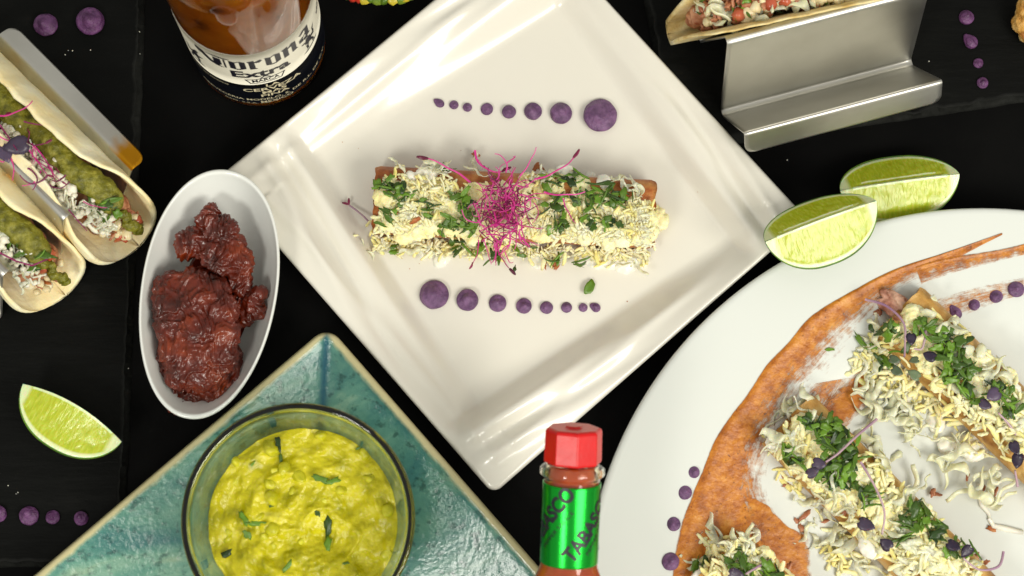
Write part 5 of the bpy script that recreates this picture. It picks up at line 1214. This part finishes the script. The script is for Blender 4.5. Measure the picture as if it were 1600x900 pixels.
def beast(sgn, sx=1.0):
    q = [[(0, 5), (3, 6.5), (4, 9), (2.5, 9.5), (.8, 7.5)], [(-1, 4.5), (2.5, 5), (3.5, 0), (1, -2.5), (-1.5, 0)], [(-1.5, 0), (-4.5, -1), (-5, 3), (-3.5, 5.5), (-3.6, 1.5), (-1.2, 2.5)], [(3, 3), (6, 4.5), (5.6, 3.4), (3.4, 1.6)], [(1, -2.5), (3.2, -2), (2.6, -6.5), (4.4, -7), (1.2, -7), (1.4, -4)], [(-1.5, 0), (.4, -1.6), (-2.4, -4.5), (-1.8, -7), (-4, -7), (-3.2, -4)], [(-3, 6), (-6, 8.5), (-4.5, 5)], [(-7, -8), (6, -8.3), (3, -9.4), (-5, -9.2)]]
    return strokes([[(x * sgn * sx, y) for x, y in p] for p in q])
for sgn, az in ((1, AZ - 1.02), (-1, AZ + .88)):
    V, F = beast(sgn, .9); prt('griffin_emblem', V, F, az, 54, 'ink')
V, F = strokes([[(-6, -2), (6, -2), (7, 3), (3.6, .5), (2, 4), (0, 1), (-2, 4), (-3.6, .5), (-7, 3)], [(-6, -3), (6, -3), (6, -4), (-6, -4)]])
V = [(x * .5, y * .5) for x, y in V]; prt('crown_emblem', V, F, AZ + 1.32, 60, 'ink')
for s_, w, h, z, mt in (('LA', 6, 3.4, 36, 'ink_white'), ('CERVEZA', 27, 4.2, 31.2, 'ink_white'), ('MAS', 11, 3.6, 26.6, 'ink_white'), ('FINA', 13, 3.6, 22.2, 'ink_white')):
    V, F = bez_text(s_, 0.02); V = fit(V, w, h); prt('slogan', V, F, AZ + .12, z, mt)
V, F = bez_text('CERVECERIA MODELO, S. DE R.L. DE C.V.', 0.012); V = fit(V, 68, 2.9); prt('maker_line', V, F, AZ + .06, 16.6, 'ink_white')
V, F = bez_text('MEXICO', 0.01); V = fit(V, 15, 2.6); prt('maker_line', V, F, AZ + .12, 12.9, 'ink_white')
V, F = bez_text('REG. S.S.A. No. 4', 0.0); V = fit(V, 24, 1.5); prt('maker_line', V, F, AZ - .28, 11.6, 'ink_white')
V, F = bez_text('HECHO EN MEXICO', 0.0); V = fit(V, 22, 1.8); prt('small_print', V, F, AZ - .9, 35, 'ink_white')

# ------------------------------------------------------------------ hot sauce bottle, propped on the teal plate
inc = math.radians(18.5); LEN = 186.0
A_ = at(897, 668, 82.0); zB = 82 - 62 * math.tan(inc)
for _ in range(6):
    B_ = at(888, 900, zB); hd = math.hypot(B_.x - A_.x, B_.y - A_.y); zB = 82 - hd * math.tan(inc)
ax = (A_ - B_).normalized(); base = A_ - ax * LEN
zax = ax; xax = Vector((zax.y, -zax.x, 0)).normalized(); yax = zax.cross(xax)      # x to the right, y up/away
rotB = Matrix((xax, yax, zax)).transposed()
hs = thing('hot_sauce_bottle', 'hot sauce bottle with red cap and green foil neck label reading TABASCO', 'bottle', base, rotB)
r_o = lambda s: float(np.interp(s, [0, 1.5, 100, 112, 124, 130, 166, 167.5, 169.5, 171, 172], [20.5, 22, 22, 19, 13.6, 11.4, 11.0, 12.9, 12.9, 11.2, 9.6]))
ss = [0.0, .8, 1.5, 4, 50, 100, 104, 108, 112, 116, 120, 124, 127, 130, 140, 155, 163, 165.4, 166.2, 167.5, 168.5, 169.5, 170.5, 171.2, 172, 176]
prof = [(0.01, 0)] + [(r_o(s), s) for s in ss] + [(r_o(s) - 1.8, s) for s in ss[::-1] if s > 4] + [(19, 3), (0.01, 3)]
v, f = lathe(prof, 72); obj('glass_body', v, f, M['bottle_glass'], hs, local=True)
prof = [(0.01, 3.2), (19.5, 3.3)] + [(r_o(s) - 1.75, s) for s in (5, 50, 100, 104, 108, 112, 116, 120, 124, 127, 130, 140, 155, 163)] + [(9.0, 170.5), (0.01, 171)]
v, f = lathe(prof, 60); obj('hot_sauce', v, f, M['hot_sauce'], hs, local=True)
# octagonal cap with fine bevels
def octcap():
    n = 8; V = []; ring = [(9.6, 171.8), (10.55, 172.2), (10.7, 173), (10.5, 184.6), (10.1, 185.6), (9.2, 186.0), (3.2, 186.0), (3.0, 186.6), (2.2, 186.8)]
    for r, z in ring:
        for k in range(n): a = 2 * math.pi * (k + 0.12) / n; V.append((r / math.cos(math.pi / 8) * math.cos(a), r / math.cos(math.pi / 8) * math.sin(a), z))
    F = [(i * n + k, i * n + (k + 1) % n, (i + 1) * n + (k + 1) % n, (i + 1) * n + k) for i in range(len(ring) - 1) for k in range(n)]
    F.append(tuple(range(n))[::-1]); F.append(tuple((len(ring) - 1) * n + k for k in range(n))); return V, F
v, f = octcap(); cp = obj('cap', v, f, M['cap'], hs, smooth=False, local=True)
bv = cp.modifiers.new('b', 'BEVEL'); bv.width = 0.35 * MM; bv.segments = 3; bv.limit_method = 'ANGLE'
# foil label around the neck; azimuth from local -y? visible side is local +y turned to the camera
def nl(name, V, F, az, z, mat, rot, r=11.75):
    v, f = wrap(V, F, az, z, r, 0, 0, maxe=1.0, rot=rot)
    v = [(p[0], p[1], p[2]) for p in v]
    return obj(name, v, f, M[mat], hs, smooth=False, local=True)
v, f = lathe([(11.3, 131.5), (11.55, 131.6), (11.6, 132), (11.6, 163.6), (11.55, 164), (11.2, 164.1)], 72); obj('neck_label', v, f, M['foil'], hs, local=True)
side = 0.0 if (rotB @ Vector((0, -1, 0))).z > 0 else math.pi
V, F = bez_text('TABASCO', 0.04); V = fit(V, 33, 6.6)
for az, z in ((0.72, 148.5), (-0.95, 150.5), (2.6, 148)): nl('brand_word', V, F, side + az, z, 'ink', math.radians(52))
V2, F2 = bez_text('PEPPER SAUCE', 0.0); V2 = fit(V2, 20, 1.7)
for az, z in ((1.12, 145), (-0.52, 147)): nl('small_print', V2, F2, side + az, z, 'ink', math.radians(52), 11.72)

# ------------------------------------------------------------------ chopped vegetables at the top edge
vc = at(597, -187, 14); vb = thing('salsa_bowl', 'dark shallow bowl of chopped red and green peppers cut off by the top edge', 'bowl', (vc.x, vc.y, 0))
v, f = lathe([(0.01, .05), (30, .05), (40, 5), (47, 12), (48, 13), (47.4, 13.6), (46, 13), (39, 7), (29, 3), (.01, 3)], 80, (vc.x, vc.y, 0)); obj('dark_dish', v, f, M['dark_bowl'], vb)
VG = {c: [chunk_mesh('pepper_piece', M[c], R.uniform(2.4, 3.6), 800 + k, .3) for k in range(3)] for c in ('red_veg', 'green_veg', 'yellow_veg', 'tomato')}
rn = random.Random(12)
arc = [('green_veg', 541), ('red_veg', 549), ('red_veg', 558), ('yellow_veg', 569), ('green_veg', 579), ('green_veg', 588), ('green_veg', 601), ('yellow_veg', 613), ('green_veg', 625), ('green_veg', 640), ('yellow_veg', 634)]
for cc, x in arc:
    sag = 8.5 * (1 - ((x - 597) / 56.0) ** 2); p = at(x, sag - 9.5, 15)
    inst('pepper_piece', rn.choice(VG[cc]), vb, p, Euler((rn.uniform(0, 1), rn.uniform(0, 1), rn.uniform(0, 3))).to_matrix(), (0.75, 0.95, .8))
for k in range(150):
    a = rn.uniform(0, 6.28); r = 45 * math.sqrt(rn.random()); inst('pepper_piece', rn.choice(VG[rn.choice(['red_veg', 'green_veg', 'green_veg', 'yellow_veg'])]), vb, (vc.x + r * math.cos(a), vc.y + r * math.sin(a), 13 + 6 * (1 - (r / 46) ** 2)), Euler((rn.uniform(0, 3), rn.uniform(0, 3), 0)).to_matrix(), rn.uniform(.8, 1.4))

# ------------------------------------------------------------------ crumbs on the slates
parts = []
for (x, y) in ((218, 50), (220, 85), (113, 80), (105, 78), (140, 78), (100, 87), (199, 576), (27, 770), (30, 771), (12, 757), (1453, 94), (1230, 250), (95, 640), (56, 430)):
    p = at(x + rn.uniform(-2, 2), y + rn.uniform(-2, 2), SL + .2 if not (190 < x < 1100 and False) else .3); s = rn.uniform(.18, .4)
    if x > 1200 and y > 200: p = at(x, y, .2)
    V = [(p.x + s * a, p.y + s * b, p.z + s * c * .7) for a, b, c in ((1, 0, 0), (0, 1, 0), (-1, .2, 0), (0, -1, .1), (0, 0, 1), (0, 0, -.5))]
    parts.append((V, [(0, 1, 4), (1, 2, 4), (2, 3, 4), (3, 0, 4), (1, 0, 5), (2, 1, 5), (3, 2, 5), (0, 3, 5)]))
v, f = join(parts); tag(obj('salt_crumbs', v, f, M['crumb'], smooth=False), 'scattered tiny white crumbs on the slate boards', 'crumbs', kind='stuff')

# pieces past the first few hundred of a kind on one thing: joined into one part
for (pn, name), items in OVER.items():
    par = bpy.data.objects[pn]; by = {}
    V, F, mi, mats = [], [], [], []
    for me, mt in items:
        mat = me.materials[0]
        if mat not in mats: mats.append(mat)
        o_ = len(V); V += [tuple(mt @ v.co) for v in me.vertices]
        for p in me.polygons: F.append(tuple(i + o_ for i in p.vertices)); mi.append(mats.index(mat))
    me2 = bpy.data.meshes.new(name + 's'); me2.from_pydata(V, [], F)
    for m_ in mats: me2.materials.append(m_)
    me2.polygons.foreach_set('material_index', mi); me2.polygons.foreach_set('use_smooth', [True] * len(F)); me2.update()
    o = bpy.data.objects.new(name + 's', me2); COL.objects.link(o); o.parent = par; o['kind'] = 'stuff'

parts = []
for (x, y, q) in ((535, 222, .25), (980, 471, .35), (560, 232, .2), (1012, 430, .2), (640, 420, .25), (655, 412, .2), (1002, 425, .22), (1090, 300, .2), (720, 235, .2), (1297, 470, .25)):
    p = at(x, y, 6); z = sq_h(p) + .15; p = at(x, y, z)
    V = [(p.x + q * a, p.y + q * b, p.z + q * c * .6) for a, b, c in ((1, 0, 0), (0, 1, 0), (-1, .2, 0), (0, -1, .1), (0, 0, 1), (0, 0, -.5))]
    if x < 1200: parts.append((V, [(0, 1, 4), (1, 2, 4), (2, 3, 4), (3, 0, 4), (1, 0, 5), (2, 1, 5), (3, 2, 5), (0, 3, 5)]))
v, f = join(parts); tag(obj('pepper_specks', v, f, M['fried'], smooth=False), 'tiny dark specks scattered on the bare glaze of the square plate', 'crumbs', kind='stuff')
